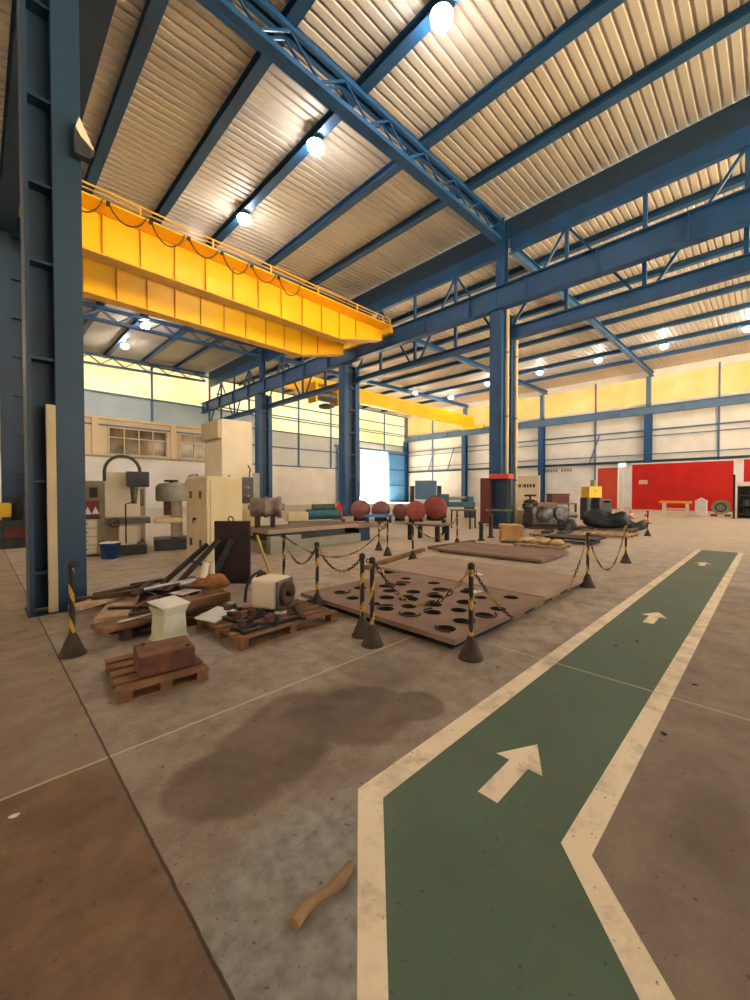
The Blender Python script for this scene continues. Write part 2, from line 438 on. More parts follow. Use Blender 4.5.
# sliding door leaves beside the bright opening
def door(name,x0,x1):
    o=bpy.data.objects.new(name,None); COL.objects.link(o); o['kind']='structure'; o.location=(x0,YW-.45,0)
    w=x1-x0
    q=MB(); q.box(0,w,0,.08,.05,8.0); q.build('leaf',M['doorblue'],o)
    for z in (.3,2.8,5.3,7.8):
        q=MB(); q.box(0,w,-.06,-.001,z-.08,z+.08); q.build('leaf_rail',M['blue'],o)
door('door_1',47.25,51.6); door('door_2',36.6,40.9)
q=MB(); q.box(36,51.8,YW-.6,YW-.36,8.05,8.35); struct('door_track',q,M['grayblue'])
# ---- unseen walls; translucent band and added opening shaped to light the hall
M['clerside']=clerestory('lit_amber_translucent_sheet',((1.0,.74,.42),(1.0,.84,.58)),6.0)
M['clerback']=clerestory('lit_soft_amber_translucent_sheet',((1.0,.78,.55),(1.0,.86,.66)),2.5)
for x0_,x1_,z0_ in ((XL,3,0),(3,42,9.6),(42,XW,0)):  # middle stretch left open, added to let yard light reach the ceiling
    q=MB(); q.box(x0_,x1_,YR-.2,YR,z0_,10.8); struct('wall_near',q,M['clad'])
q=MB(); q.box(-40,120,-110,YR-.2,-.3,-.05); struct('ground',q,mk('added_bounce_yard',(226,212,186),(214,198,172),.1,.9))  # added unseen ground, warm coloured to bounce sun onto the ceiling
q=MB(); q.box(XL,XW,YR-.2,YR,14.2,16.4); struct('wall_near',q,M['clad'])
q=MB(); q.box(16,XW,YR-.12,YR-.02,10.8,14.2); struct('window_40',q,M['clerside'])
q=MB(); q.box(XL,15.9,YR-.12,YR-.02,10.8,14.2); struct('wall_near',q,M['clad'])  # glowing band closed off here to keep the foreground dim
q=MB(); q.box(XL-.2,XL,YR,YW,0,10.5); struct('wall_back',q,M['clad'])
q=MB(); q.box(XL-.12,XL-.02,YR,YW,10.5,13.6); struct('window_41',q,M['clerback'])

# ------------------------------------------------------------------ columns
def column(loc,label,h_low,h_top,deep,wide,member,top_x,bat,mname='blue'):
    """twin-member column: members at both ends of its depth (X), battens between"""
    t=thing('steel_column',label,'column',loc)
    for s in (-1,1):
        cx=s*(deep/2-member/2)
        q=MB(); q.box(cx-member/2,cx+member/2,-wide/2,-wide/2+.04,0,h_low); q.box(cx-member/2,cx+member/2,wide/2-.04,wide/2,0,h_low)
        q.box(cx-s*-member/2-.02 if s<0 else cx+member/2-.04,cx-s*-member/2+.02 if s<0 else cx+member/2,-wide/2+.04,wide/2-.04,0,h_low)
        q.box(cx-.02,cx+.02,-wide/2+.04,wide/2-.04,0,h_low)
        q.build('shaft',M[mname],t)
    q=MB(); q.box(-deep/2+member,deep/2-member,-.03,.03,.1,h_low); q.build('web_plate',M['bluedark'],t)
    for z in bat:
        q=MB(); q.box(-deep/2+member+.002,deep/2-member-.002,-wide/2+.05,-.031,z-.05,z+.05); q.build('batten_plate',M['bluedark'],t)
    q=MB(); q.box(-deep/2-.12,deep/2+.12,-wide/2-.12,wide/2+.12,0,.04)
    q.build('base_plate',M['bluedark'],t)
    if h_top>h_low:
        q=MB(); q.ibeam((top_x-.1,0,h_low),(top_x-.1,0,h_top),.42,.42,.04,(1,0,0)); q.build('upper_shaft',M['blue'],t)
        q=MB(); q.box(-deep/2,deep/2,-wide/2,wide/2,h_low-.04,h_low+.04) ; q.build('cap_plate',M['bluedark'],t)
    return t
XC=18.2
cl=['tall blue steel column in the middle of the hall with two cream pipes','blue steel column standing beside the bright doorway opening','blue steel column behind the tall cream boring machine']
for y,lab in zip((9.45,20.7,32.2),cl):
    column((XC,y,0),lab,10.14,zr(XC)+1.15,1.35,.62,.36,0,[1.2+1.5*i for i in range(7)])
# cream pipes down the middle column
for x,lab in ((17.86,'thick cream downpipe on the middle column, the one nearer the crane bay'),(18.78,'thick cream downpipe on the middle column, the one nearer the red wall')):
    t=thing('downpipe',lab,'pipe',(x,9.02,0))
    q=MB(); q.cyl((0,0,.05),(0,0,10.2),.085,n=14); q.build('pipe',M['strip'],t)
    for z in (2.2,5.2,8.2):
        q=MB(); q.lathe([(.1,z-.04),(.1,z+.04)],14); q.box(-.02,.02,.08,.115,z-.03,z+.03); q.build('pipe_clamp',M['grayblue'],t)
# near left column and the one behind it
t=thing('steel_column','massive dark blue steel column nearest the camera','column',(.76,6.98,0))
q=MB(); q.box(-.28,-.23,-.25,.25,0,12.6); q.build('shaft',M['bluedark'],t)  # darker blue stands in for the shade on this column
q=MB(); q.box(.01,.32,-.25,-.21,0,12.6); q.box(.01,.05,-.21,.25,0,12.6); q.box(.28,.32,-.21,.25,0,12.6); q.build('shaft',M['nearcol'],t)
q=MB(); q.box(-.23,.01,-.02,.02,.05,12.6); q.build('web_plate',M['bluedark'],t)
for z in (.55,1.75,3.35,4.6,5.6,6.7,7.9,9.2):
    q=MB(); q.box(-.229,.009,-.2,-.021,z-.02,z+.02); q.build('batten_plate',M['bluedark'],t)
q=MB(); q.box(-.3,.34,-.27,.28,0,.02); q.build('base_plate',M['bluedark'],t)
column((1.15,18.3,0),'dark steel column far behind the massive near column',10.2,13.36,1.0,.5,.3,0,[1+1.3*i for i in range(7)],'bluedark')
t=thing('cable_cover',"cream vertical cable cover board in the recess of the near column",'cover',(.715,6.732,0))
q=MB(); q.box(-.05,.05,-.03,.04,.021,2.75); q.build('cover',M['strip'],t,bevel=.008)
for z in (.5,1.5,2.5):
    q=MB(); q.box(-.052,.052,-.035,-.0305,z-.02,z+.02); q.build('strap',M['strip'],t)
# far wall columns
for i,(y,lab) in enumerate(((9.75,'blue wall column rising behind the big red panel'),(21.2,'blue wall column above the beige text board'),(32.6,'blue wall column behind the teal lathe'),(44.0,'blue corner column beside the sliding door'),(-1.9,'blue wall column behind the second red panel'))):
    t=thing('wall_column',lab,'column',(XW-.65,y,0))
    q=MB(); q.box(-.3,-.26,-.34,.34,0,10.2); q.box(.26,.3,-.34,.34,0,10.2); q.box(-.26,.26,-.02,.02,0,10.2); q.build('shaft',M['blue'],t)
    q=MB(); q.box(-.2,.3,-.2,.2,10.2,zr(52)-.66); q.build('upper_shaft',M['grayblue'],t)
    q=MB(); q.box(-.4,.4,-.45,.45,0,.05); q.build('base_plate',M['bluedark'],t)
# wall bracing struts on the far wall
for y,lab in ((38.9,'slim diagonal wall strut left of the teal lathe column'),(15.1,'slim diagonal wall strut behind the yellow machine'),(35.2,'slim diagonal wall strut beside the corner column')):
    t=tag(MB().bar((0,.5,5.1),(0,-.6,8.3),.12,.12).build('wall_strut',M['grayblue'],None,(XW-.5,y,0)),lab,'strut')

# ------------------------------------------------------------------ runway beams
def runway(x,y0,y1,z0,z1,label,mname='blue',stiff=6,w=.42):
    t=thing('runway_beam',label,'crane beam',(x,y0,z0)); L=y1-y0; h=z1-z0
    q=MB(); q.box(-.02,.02,0.01,L-.01,.04,h-.04); q.build('web',M[mname],t)
    q=MB(); q.box(-w/2,w/2,0.01,L-.01,h-.04,h); q.build('top_flange',M[mname],t)
    q=MB(); q.box(-w/2,w/2,0.01,L-.01,0,.04); q.build('bottom_flange',M[mname],t)
    q=MB(); q.box(-.04,.04,0.01,L-.01,h,h+.07); q.build('crane_rail',M['darksteel'],t)
    for i in range(stiff):
        yy=L*(i+.5)/stiff
        q=MB(); q.box(-w/2+.03,-.02,yy-.012,yy+.012,.04,h-.04); q.build('stiffener',M[mname],t)
    return t
ys=[-2.1,9.45,20.7,32.2,44.2]
nm=['blue crane runway beam from the middle column toward the open right side','blue crane runway beam from the middle column to the doorway column','blue crane runway beam under the end of the yellow crane','blue crane runway beam farthest along the hall, at the end wall']
nm=['blue crane runway beam running right from the middle column','blue crane runway beam between middle column and doorway column','blue crane runway beam between doorway column and boring machine column','blue crane runway beam from boring machine column to end wall']
for i in range(4): runway(17.6,ys[i],ys[i+1],10.2,11.25,nm[i],stiff=4)
runway(XW-1.0,-13.5,44.0,9.95,10.75,'long grey blue runway beam along the far wall','grayblue',10)
runway(.85,7.3,18.2,10.2,11.25,'dark runway beam above the near left column','bluedark',4)
runway(.85,18.25,44.0,10.2,11.25,'dark runway beam beyond the near left column','bluedark',6)

# lattice girders in the column line
def lattice(y0,y1,label):
    t=thing('lattice_girder',label,'truss',(18.4,y0,0)); L=y1-y0
    q=MB(); q.box(-.13,.11,.36,L-.36,13.12,13.77); q.build('top_chord',M['blue'],t)
    hc=.60 if y1<10 else .34
    zt=9.55 if y1<10 else 9.35
    q=MB(); q.ibeam((0,.36,zt-hc/2),(0,L-.36,zt-hc/2),hc,.34,.04); q.build('bottom_chord',M['blue'],t)
    n=4; st=L/n
    for i in range(1,n):
        q=MB(); q.bar((0,st*i,zt),(0,st*i,13.1),.14,.14); q.build('upright',M['blue'],t)
    for i in range(n):
        a,c=(st*i,st*(i+1))
        if i%2==0: p0,p1=(0,a+.4,zt),(0,c-(.08 if i<n-1 else .4),13.1)
        else: p0,p1=(0,a+.08,13.1),(0,c-.4,zt)
        q=MB(); q.bar(p0,p1,.1,.1); q.build('diagonal',M['blue'],t)
    return t
lattice(ys[0],ys[1],'deep blue lattice girder running right from the middle column')
lattice(ys[1],ys[2],'deep blue lattice girder between middle column and doorway column')
lattice(ys[2],ys[3],'deep blue lattice girder from doorway column to boring machine column')
lattice(ys[3],ys[4],'deep blue lattice girder ending at the end wall')
# valley gutters
q=MB(); 
def gutter(x,y0,y1,z,w,label):
    t=thing('valley_gutter',label,'gutter',(x,y0,z)); L=y1-y0
    q=MB(); q.box(-w/2,w/2,0,L,0,.04); q.build('gutter_floor',M['bluedark'],t)
    for s in (-1,1):
        q=MB(); q.box(s*w/2-.02,s*w/2+.02,0,L,.04,.5); q.build('gutter_side',M['bluedark'],t)
t=thing('valley_gutter','long dark valley gutter over the middle column row','gutter',(18.36,YR,13.78)); L=YW-.4-YR
q=MB(); q.box(0,.6,0,L,0,.04); q.build('gutter_floor',M['bluedark'],t)
q=MB(); q.box(-.04,-.0005,0,L,0,.975); q.build('gutter_side',M['bluedark'],t)
q=MB(); q.box(.6005,.64,0,L,0,.98); q.build('gutter_side',M['bluedark'],t)
gutter(1.9,YR,YW-.4,zr(2)+.45,1.3,'long dark valley gutter over the near left column')

# ------------------------------------------------------------------ roof trusses
def rafter(x0,x1,y,label,h=1.0,w=.36):
    t=thing('roof_truss',label,'truss',(0,y,0)); 
    def P(x,dz,dy=0): return (x,dy,zr(x)+dz)
    c=.16
    q=MB()
    for s in (-1,1): q.bar(P(x0,c/2,s*(w/2-.05)),P(x1,c/2,s*(w/2-.05)),.12,c)
    q.bar(P(x0,.02),P(x1,.02),w-.2,.03); q.build('bottom_chord',M['blue'],t)
    q=MB()
    for s in (-1,1): q.bar(P(x0,h-c/2,s*(w/2-.05)),P(x1,h-c/2,s*(w/2-.05)),.12,c)
    q.bar(P(x0,h-.02),P(x1,h-.02),w-.2,.03); q.build('top_chord',M['blue'],t)
    n=max(2,round((x1-x0)/.95)); st=(x1-x0)/n
    q=MB()
    for i in range(n):
        a,e=x0+st*i,x0+st*(i+1)
        for s in (-1,1):
            pa=P(a,c if i%2==0 else h-c,s*(w/2-.05)); pe=P(e,h-c if i%2==0 else c,s*(w/2-.05))
            q.bar(pa,pe,.05,.06)
        pa=P(a,c); 
    q.build('lattice',M['blue'],t)
    return t
for y,lab in ((9.45,'blue lattice roof truss over the near bay, meeting the middle column'),(20.7,'blue lattice roof truss above the yellow crane bridge'),(32.2,'thin lattice roof truss seen below the yellow crane'),(43.6,'thin lattice truss along the top of the end wall')):
    rafter(1.3 if y<40 else 2.6,17.7,y,lab)
for y,lab in ((9.45,'sloping blue roof truss from middle column to the wall column by the red panel'),(20.7,'sloping blue roof truss from doorway column to the far wall'),(32.2,'sloping blue roof truss above the far yellow crane')):
    t=thing('roof_rafter',lab.replace('truss','rafter'),'rafter',(0,y,0)); P0,P1=(19.1,0,zr(19.1)),(51.7,0,zr(51.7)+droop(51.7))
    q=MB(); q.bar(P0,P1,.3,.05,off=(0,.025)); q.build('bottom_flange',M['grayblue'],t)
    q=MB(); q.bar(P0,P1,.03,.35,off=(0,.226)); q.build('web',M['blue'],t)
    q=MB(); q.bar(P0,P1,.3,.04,off=(0,.422)); q.build('top_flange',M['blue'],t)

# ------------------------------------------------------------------ lamps
def make_lamp():
    t=thing('high_bay_lamp','','lamp')
    q=MB(); q.lathe([(.1,.0),(.16,-.03),(.26,-.09),(.3,-.13)],20); q.build('lamp_housing',M['lampbody'],t)
    q=MB(); q.lathe([(.0,-.42),(.12,-.40),(.22,-.34),(.28,-.25),(.29,-.135)],20); q.build('lamp_lens',M['lamp'],t)
    q=MB(); q.cyl((0,0,0),(0,0,.06),.03,n=8); q.build('hanger',M['darksteel'],t)
    return t
lamp=make_lamp(); first=True
LP=[(8.75,6.3,'round white ceiling lamp at the top edge, largest one in view'),(8.75,11.75,'round white ceiling lamp between two others on the near roof beam'),(8.75,17.1,'round white ceiling lamp just above the yellow crane rail'),
    (9.1,33.2,'lit ceiling lamp seen below the yellow crane, touching the lattice truss'),(9.1,38.9,'lit ceiling lamp nearest the end wall windows, under the crane'),
    (41.9,1.65,'lit ceiling lamp at the right edge of the far roof'),(41.9,6.9,'lit ceiling lamp above the big red panel'),(41.9,12.0,'lit ceiling lamp above the exit sign'),(41.9,17.55,'lit ceiling lamp just right of the middle column'),(41.9,23.55,'small lit ceiling lamp touching the left side of the middle column'),(44.6,30.4,'small lit ceiling lamp above the end of the far yellow crane'),(39.3,32.2,'small lit ceiling lamp above the far yellow girder'),
    (8.75,22.5,'ceiling lamp hidden behind the yellow crane'),(8.75,27.8,'ceiling lamp hidden behind the far crane girder')]
for x,y,lab in LP:
    z=zr(x)+(.95 if x<18 else .42+droop(x))
    if first: o=lamp; first=False
    else: o=copy_tree(lamp)
    o.location=(x,y,z); o['label']=lab; o['group']='high bay ceiling lamps'

# floodlight on the near column
t=thing('floodlight','small floodlight with a cream lens bracketed high on the near column','lamp',(1.06,6.62,6.2))
q=MB(); q.add([(-.02,-.06,.36),(-.06,-.06,.22),(-.01,-.06,.12),(.15,-.06,0),(-.02,.06,.36),(-.06,.06,.22),(-.01,.06,.12),(.15,.06,0)],[(0,1,2,3),(7,6,5,4),(0,4,5,1),(1,5,6,2),(2,6,7,3),(3,7,4,0)]); q.build('lens',M['bulb'],t)
q=MB(); q.box(-.07,.1,-.05,.07,-.12,-.0005); q.add([(-.07,-.05,0),(.1,-.05,0),(-.07,-.05,.2),(-.07,.07,0),(.1,.07,0),(-.07,.07,.2)],[(0,1,2),(5,4,3),(0,2,5,3),(1,4,5,2)]); q.build('housing',M['machdark'],t)
q=MB(); q.bar((.0,.07,-.05),(.0,.108,-.05),.06,.06); q.build('bracket',M['darksteel'],t)

# ------------------------------------------------------------------ yellow bridge crane
def girder(t,x0,x1,y,z0,z1,mat,w=.45,stiff=1.15,taper=True):
    L=x1-x0
    pts=[(x0,z0),(x1-3.2,z0),(x1,z1-.55),(x1,z1),(x0,z1)]
    for s,nm_ in ((-1,'web'),(1,'web')):
        yy=y+s*w/2*.8
        q=MB(); vs=[(px,yy-.015,pz) for px,pz in pts]+[(px,yy+.015,pz) for px,pz in pts]; n=5
        q.add(vs,[tuple(range(n)),tuple(range(n,2*n))[::-1]]+[(i,n+i,n+(i+1)%n,(i+1)%n) for i in range(n)])
        q.build('web',mat,t)
    q=MB(); q.box(x0,x1,y-w/2-.06,y+w/2+.06,z1,z1+.05); q.build('top_flange',M['rail'],t)
    q=MB(); q.box(x0,x1-3.2,y-w/2-.06,y+w/2+.06,z0-.05,z0); q.bar((x1-3.2,y,z0-.025),(x1,y,z1-.575),w+.1,.05); q.build('bottom_flange',M['rail'] if mat==M['craneyel'] else mat,t)
    x=x0+.6
    while x<x1-1.2:
        zb=z0 if x<x1-3.25 else z0+(x-(x1-3.2))/3.2*(z1-.55-z0)+.03
        q=MB(); q.box(x-.02,x+.02,y-w/2*.8-.09,y-w/2*.8-.016,zb,z1); q.build('stiffener',M['cranedull'],t); x+=stiff
t=thing('bridge_crane','large yellow double girder bridge crane spanning the near bay','crane',(0,0,0))
zc0,zc1=9.62,10.95
girder(t,1.4,16.7,16.35,zc0,zc1,M['craneyel'])
girder(t,1.4,16.7,19.75,zc0,zc1,M['craneyel'])
for x in (1.1,17.35):
    q=MB(); q.box(x-.22,x+.22,16.5,20.4,11.34,11.62); q.build('end_carriage',M['craneyel'],t)
    q=MB(); q.box(x-.15,x+.15,16.0,20.1,10.95,11.3395); q.build('carriage_saddle',M['craneyel'],t)
# near walkway with handrail and festoon
q=MB(); q.box(1.5,16.7,15.35,16.07,zc1-.02,zc1+.03); wk=q.build('walkway',M['craneyel'],t)
for z in (.36,.2):
    q=MB(); q.tube([(1.5,15.4,zc1+z),(16.6,15.4,zc1+z)],.03 if z>.3 else .02,8); q.build('handrail',M['rail'],wk)
x=1.6
while x<16.8:
    q=MB(); q.box(x-.03,x+.03,15.37,15.43,zc1+.03,zc1+.36); q.build('rail_post',M['rail'],wk); x+=2.5
for i in range(7):
    xa=1.9+i*1.25; pts=[(xa+1.1*u,15.28,zc1-.02-.62*(1-(2*u-1)**2)**.8*(1 if i%2==0 else .8)) for u in [j/14 for j in range(15)]]
    q=MB(); q.tube(pts,.022,6); q.build('festoon_cable',M['cable'],t)
    q=MB(); q.box(xa-.05,xa+.05,15.22,15.34,zc1-.12,zc1-.02); q.build('cable_trolley',M['darksteel'],t)
# trolley on top
q=MB(); q.box(13.6,15.6,16.2,19.9,zc1+.25,zc1+.5); q.box(14,15.2,17.2,18.8,zc1+.5,zc1+.95); q.build('hoist_trolley',M['cranedull'],t)
# far crane
t=thing('bridge_crane','plain yellow crane girder spanning the far bay','crane',(0,0,0))
q=MB(); q.box(19.3,50.9,30.8,31.3,10.95,12.45); q.build('girder',M['craneyel'],t)
for x in (18.75,51.0):
    q=MB(); q.box(x-.2,x+.2,29.3,32.8,10.75,11.2); q.build('end_carriage',M['craneyel'],t)
q=MB(); q.box(22.0,22.2,29.6,30.78,9.9,11.6); q.box(24.6,24.8,29.6,30.78,9.9,11.6); q.box(22.0,24.8,29.6,30.78,11.6,11.75); q.build('hoist_frame',M['yellow'],t)
q=MB(); q.cyl((22.2,30.1,10.7),(24.6,30.1,10.7),.45,n=18); q.build('hoist_drum',M['greysteel'],t)
q=MB(); q.lathe([(.35,9.95),(.75,9.8),(.7,9.6),(.3,9.5)],18,(23.6,30.1,0)); q.build('cable_reel',M['machdark'],t)

# ------------------------------------------------------------------ floor markings
# centreline geometry: inner and outer edges measured on the floor
LO=[(.45,-.35),(.83,.91),(1.44,1.57),(14.3,1.53)]
LI=[(.53,-.4),(.90,.84),(1.49,1.43),(14.3,1.42)]
RI=[(.98,-.55),(1.46,.28),(1.87,.67),(14.3,.67)]
RO=[(1.06,-.6),(1.54,.20),(1.90,.55),(14.3,.56)]
def ribbon(A,B,z0,z1):
    q=MB()
    for i in range(len(A)-1):
        q.prism([A[i],A[i+1],B[i+1],B[i]][::-1],z0,z1)
    return q
t=thing('painted_walkway','green painted pedestrian lane with white edges on the concrete floor','floor marking',(0,0,0))
ribbon(LI,RI,.0,.002).build('green_lane',M['greenpaint'],t)
ribbon(LO,LI,.0,.0025).build('edge_line',M['linepaint'],t)
ribbon(RI,RO,.0,.0025).build('edge_line',M['linepaint'],t)
def arrow(x,y,L,w,label,rz=0):
    q=MB(); q.prism([(-L/2,-w*.2),(L*.08,-w*.2),(L*.08,-w/2),(L/2,0),(L*.08,w/2),(L*.08,w*.2),(-L/2,w*.2)],.0022,.004)
    return tag(q.build('painted_arrow',M['linepaint'],None,(x,y,0),(0,0,rz)),label,'floor marking','white direction arrows on the green lane')
arrow(2.19,1.045,.62,.28,'big white arrow painted on the green lane, closest to the bend')
arrow(6.12,1.08,.62,.28,'white arrow painted midway along the green lane')
arrow(11.5,1.12,.62,.28,'tiny white arrow at the far end of the green lane')

# ------------------------------------------------------------------ barrier posts and chains
def make_post(h=.89):
    t=thing('barrier_post','','post')
    q=MB(); q.lathe([(.118,0),(.118,.012),(.105,.03),(.042,.19),(.03,.215),(.03,.22)],24); q.build('cone_base',M['dusty'],t)
    q=MB(); q.cyl((0,0,.221),(0,0,h-.03),.024,n=14); q.build('pole',M['stripe'],t)
    q=MB(); q.lathe([(.03,h-.03),(.034,h-.02),(.034,h+.02),(.015,h+.035)],14); q.torus((.045,0,h),.018,.006,'y',12,6); q.build('cap',M['black'],t)
    return t
PO=[(.66,4.88,'barrier post standing against the near blue column'),(3.04,3.24,'barrier post just behind its twin at the left corner of the holed plate'),(2.93,2.97,'barrier post in front of its twin by the holed plate, wide dusty cone'),
    (3.37,2.06,'barrier post at the front corner of the holed plate, cone nearest the lane'),(7.33,2.23,'barrier post at the far right corner of the steel plates'),(10.44,2.38,'barrier post beside the green lane past the steel plates'),
    (3.3,4.42,'barrier post at the left corner of the holed plate beside the motor pallet'),(3.58,5.7,'barrier post in front of the flat machine bed'),(7.32,6.05,'barrier post beyond the plates, in front of the low bench'),
    (7.4,6.95,'barrier post right of its close neighbour beyond the doorway column'),(7.9,7.75,'barrier post left of its close neighbour, farthest of the pair'),(17.5,3.3,'barrier post by the pallets next to the red panel'),(10.4,6.85,'stubby barrier post right of the low bench')]
post=make_post()
for i,(x,y,lab) in enumerate(PO):
    o=post if i==0 else copy_tree(post)
    o.location=(x,y,0); o['label']=lab; o['group']='black and yellow barrier posts'
    o.rotation_euler=(0,0,i*1.3)
# a lone cone base without its pole, and a fallen yellow pole
q=MB(); q.lathe([(.118,0),(.118,.012),(.105,.03),(.042,.19),(.03,.23),(.0,.235)],24)
tag(q.build('cone_stand',M['dusty'],None,(3.55,6.42,0)),'dusty cone base without a pole beside the dark upright plate','cone')
q=MB(); q.cyl((0,0,0.02),(-.22,.12,.8),.024,n=12)
tag(q.build('leaning_pole',M['brass'],None,(3.95,6.75,0)),'yellow pole leaning against the machine bed','pole')
def chain(p0,p1,sag,label,floor=.02):
    p0,p1=Vector(p0),Vector(p1); L=(p1-p0).length
    n=max(12,int((L+sag*1.3)/.07)); q=MB(); pts=[]
    for i in range(n+1):
        u=i/n; p=p0.lerp(p1,u); p.z-=sag*4*u*(1-u); p.z=max(p.z,floor); pts.append(p)
    for i in range(n):
        a,e=pts[i],pts[i+1]; d=(e-a); c=(a+e)/2; l=d.length
        z=d.normalized(); x=z.cross(Vector((0,0,1)))
        x=x.normalized() if x.length>1e-3 else Vector((1,0,0)); y=z.cross(x)
        if i%2: x,y=y,-x
        R=Matrix((z,x,y)).transposed()
        q.torus(c,.016,.0055,'z',8,5,(i//6)%2,R,st=l*.5/.016*1.12)
    return tag(q.build('barrier_chain',[M['black'],M['chainyellow']]),label,'chain','plastic chains between barrier posts')
hz=.885
chain((2.95,2.97,hz),(3.37,2.06,hz),.42,'black and yellow chain crossing in front of the holed plate')
chain((3.37,2.06,hz),(7.33,2.23,hz),.98,'long sagging chain touching the edge of the steel plates',.14)
chain((7.33,2.23,hz),(10.44,2.38,hz),.80,'sagging chain beside the lane beyond the steel plates')
chain((3.04,3.24,hz),(3.3,4.42,hz),.25,'short chain along the left edge of the holed plate')
chain((3.3,4.42,hz),(3.58,5.7,hz),.35,'chain hanging in front of the flat machine bed')
chain((3.58,5.7,hz),(7.4,6.95,hz),.6,'chain sagging across the floor behind the holed plate')
chain((7.4,6.95,hz),(7.9,7.75,hz),.25,'short chain joining the pair of posts near the low bench')
chain((7.32,6.05,hz),(10.4,6.85,hz),.5,'chain sagging in front of the low bench')

# ------------------------------------------------------------------ steel plates
def plate_with_holes(name,w,h,holes,t0,t1,mat,parent):
    cu=bpy.data.curves.new(name+'_outline','CURVE'); cu.dimensions='2D'; cu.fill_mode='BOTH'; cu.extrude=(t1-t0)/2
    def sp(pts):
        s=cu.splines.new('POLY'); s.points.add(len(pts)-1)
        for p,(x,y) in zip(s.points,pts): p.co=(x,y,0,1)
        s.use_cyclic_u=True
    sp([(0,0),(w,0),(w,h),(0,h)])
    for x,y,r in holes: sp([(x+r*math.cos(2*PI*i/28),y+r*math.sin(2*PI*i/28)) for i in range(28)])
    tmp=bpy.data.objects.new(name+'_tmp',cu); COL.objects.link(tmp)
    bpy.context.view_layer.update()
    dg=bpy.context.evaluated_depsgraph_get()
    me=bpy.data.meshes.new_from_object(tmp.evaluated_get(dg))
    bpy.data.objects.remove(tmp); bpy.data.curves.remove(cu)
    me.name=name; me.materials.clear(); me.materials.append(mat)
    me.materials.append(M['black'])  # black on the hole walls stands in for shade inside them
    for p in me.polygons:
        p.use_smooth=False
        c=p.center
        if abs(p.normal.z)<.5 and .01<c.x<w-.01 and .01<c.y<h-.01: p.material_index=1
    o=bpy.data.objects.new(name,me); COL.objects.link(o); o.location=(0,0,(t0+t1)/2); o.parent=parent
    return o
HL=[(3.79,4.52,.09),(4.18,4.51,.1),(3.7,4.14,.09),(4.54,4.31,.11),(4.36,4.06,.1),(3.71,3.72,.08),(4.06,3.83,.11),(3.66,3.46,.1),(4.22,3.57,.14),(4.57,3.77,.11),(5.19,4.44,.09),(4.80,4.21,.09),(3.95,3.33,.10),(3.69,3.12,.09),(4.24,3.14,.10),(3.96,2.95,.10),(4.60,3.39,.11),(4.97,3.56,.13),(4.63,2.91,.13),(4.26,2.78,.1),(5.15,3.20,.12),(4.99,2.9,.09),(4.30,2.45,.11),(4.66,2.46,.1),(3.92,2.52,.1),(3.58,2.50,.11),(5.3,2.6,.1),(5.25,3.9,.1)]
x0,y0=3.36,2.24
t=thing('steel_plate','rusty steel plate full of round holes lying on the floor','steel plate',(x0,y0,0))
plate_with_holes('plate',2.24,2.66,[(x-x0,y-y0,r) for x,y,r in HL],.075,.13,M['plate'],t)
q=MB(); q.box(.06,2.18,.06,2.6,0,.02); q.build('hole_shade_sheet',M['black'],t)  # added black sheet that makes the holes above look shaded
for yy in (.14,1.3,2.5):
    q=MB(); q.box(.1,2.1,yy-.03,yy+.03,.0205,.0745); q.build('bearer',M['darksteel'],t)
rim=[(3.58,2.50),(3.92,2.52),(4.97,3.56),(4.22,3.57),(3.66,3.46),(4.6,3.39),(4.3,2.45),(4.24,3.14),(4.54,4.31),(3.79,4.52),(4.8,4.21),(5.15,3.2),(3.96,2.95),(3.69,3.12)]
for i,(x,y) in enumerate(rim):
    a=random.uniform(0,6)
    q=MB(); q.torus((0,0,.0),.13,.012,'z',16,6,0,None,a,a+random.uniform(1.8,3.6))
    tag(q.build('plate_offcut',M['rust'],None,(x+.02,y-.01,.142)),'curved rusty offcut ring lying at a hole of the holed plate','offcut','curved offcuts on the holed plate')
t=thing('steel_plate','plain dusty steel plate lying behind the holed plate','steel plate',(5.66,2.28,0))
q=MB(); q.box(0,1.85,0,3.35,.075,.13); q.build('plate',M['platepale'],t,bevel=.004)
for yy in (.15,1.6,3.15):
    q=MB(); q.box(.08,1.75,yy-.05,yy+.05,0,.0745); q.build('bearer',M['darksteel'],t)
for x,y,w,d,h,rz,lab in ((8.9,3.65,1.9,2.9,.1,.05,'rusty steel plate lying beyond the plain plate'),(13.0,3.75,1.1,1.5,.2,.0,'thick dark steel plate behind the wooden crate')):
    t=thing('steel_plate',lab,'steel plate',(x,y,0),rz)
    q=MB(); q.box(0,w,0,d,h-.06,h); q.build('plate',M['plate'] if h<.2 else M['darksteel'],t,bevel=.004)
    for yy in (.2,d-.2):
        q=MB(); q.box(.08,w-.08,yy-.05,yy+.05,0,h-.0605); q.build('bearer',M['darksteel'],t)
for i,(x,y,s) in enumerate(((5.22,3.12,.12),(6.35,3.75,.14))):
    q=MB(); q.prism([(-s,-.05),(s*.6,-.08),(s,.05),(-.3*s,.07)],0,.012); tag(q.build('paper_scrap',M['paper'],None,(x,y,.131),(0,0,i)),('white paper scrap on the holed plate','white paper scrap on the plain steel plate')[i],'paper')

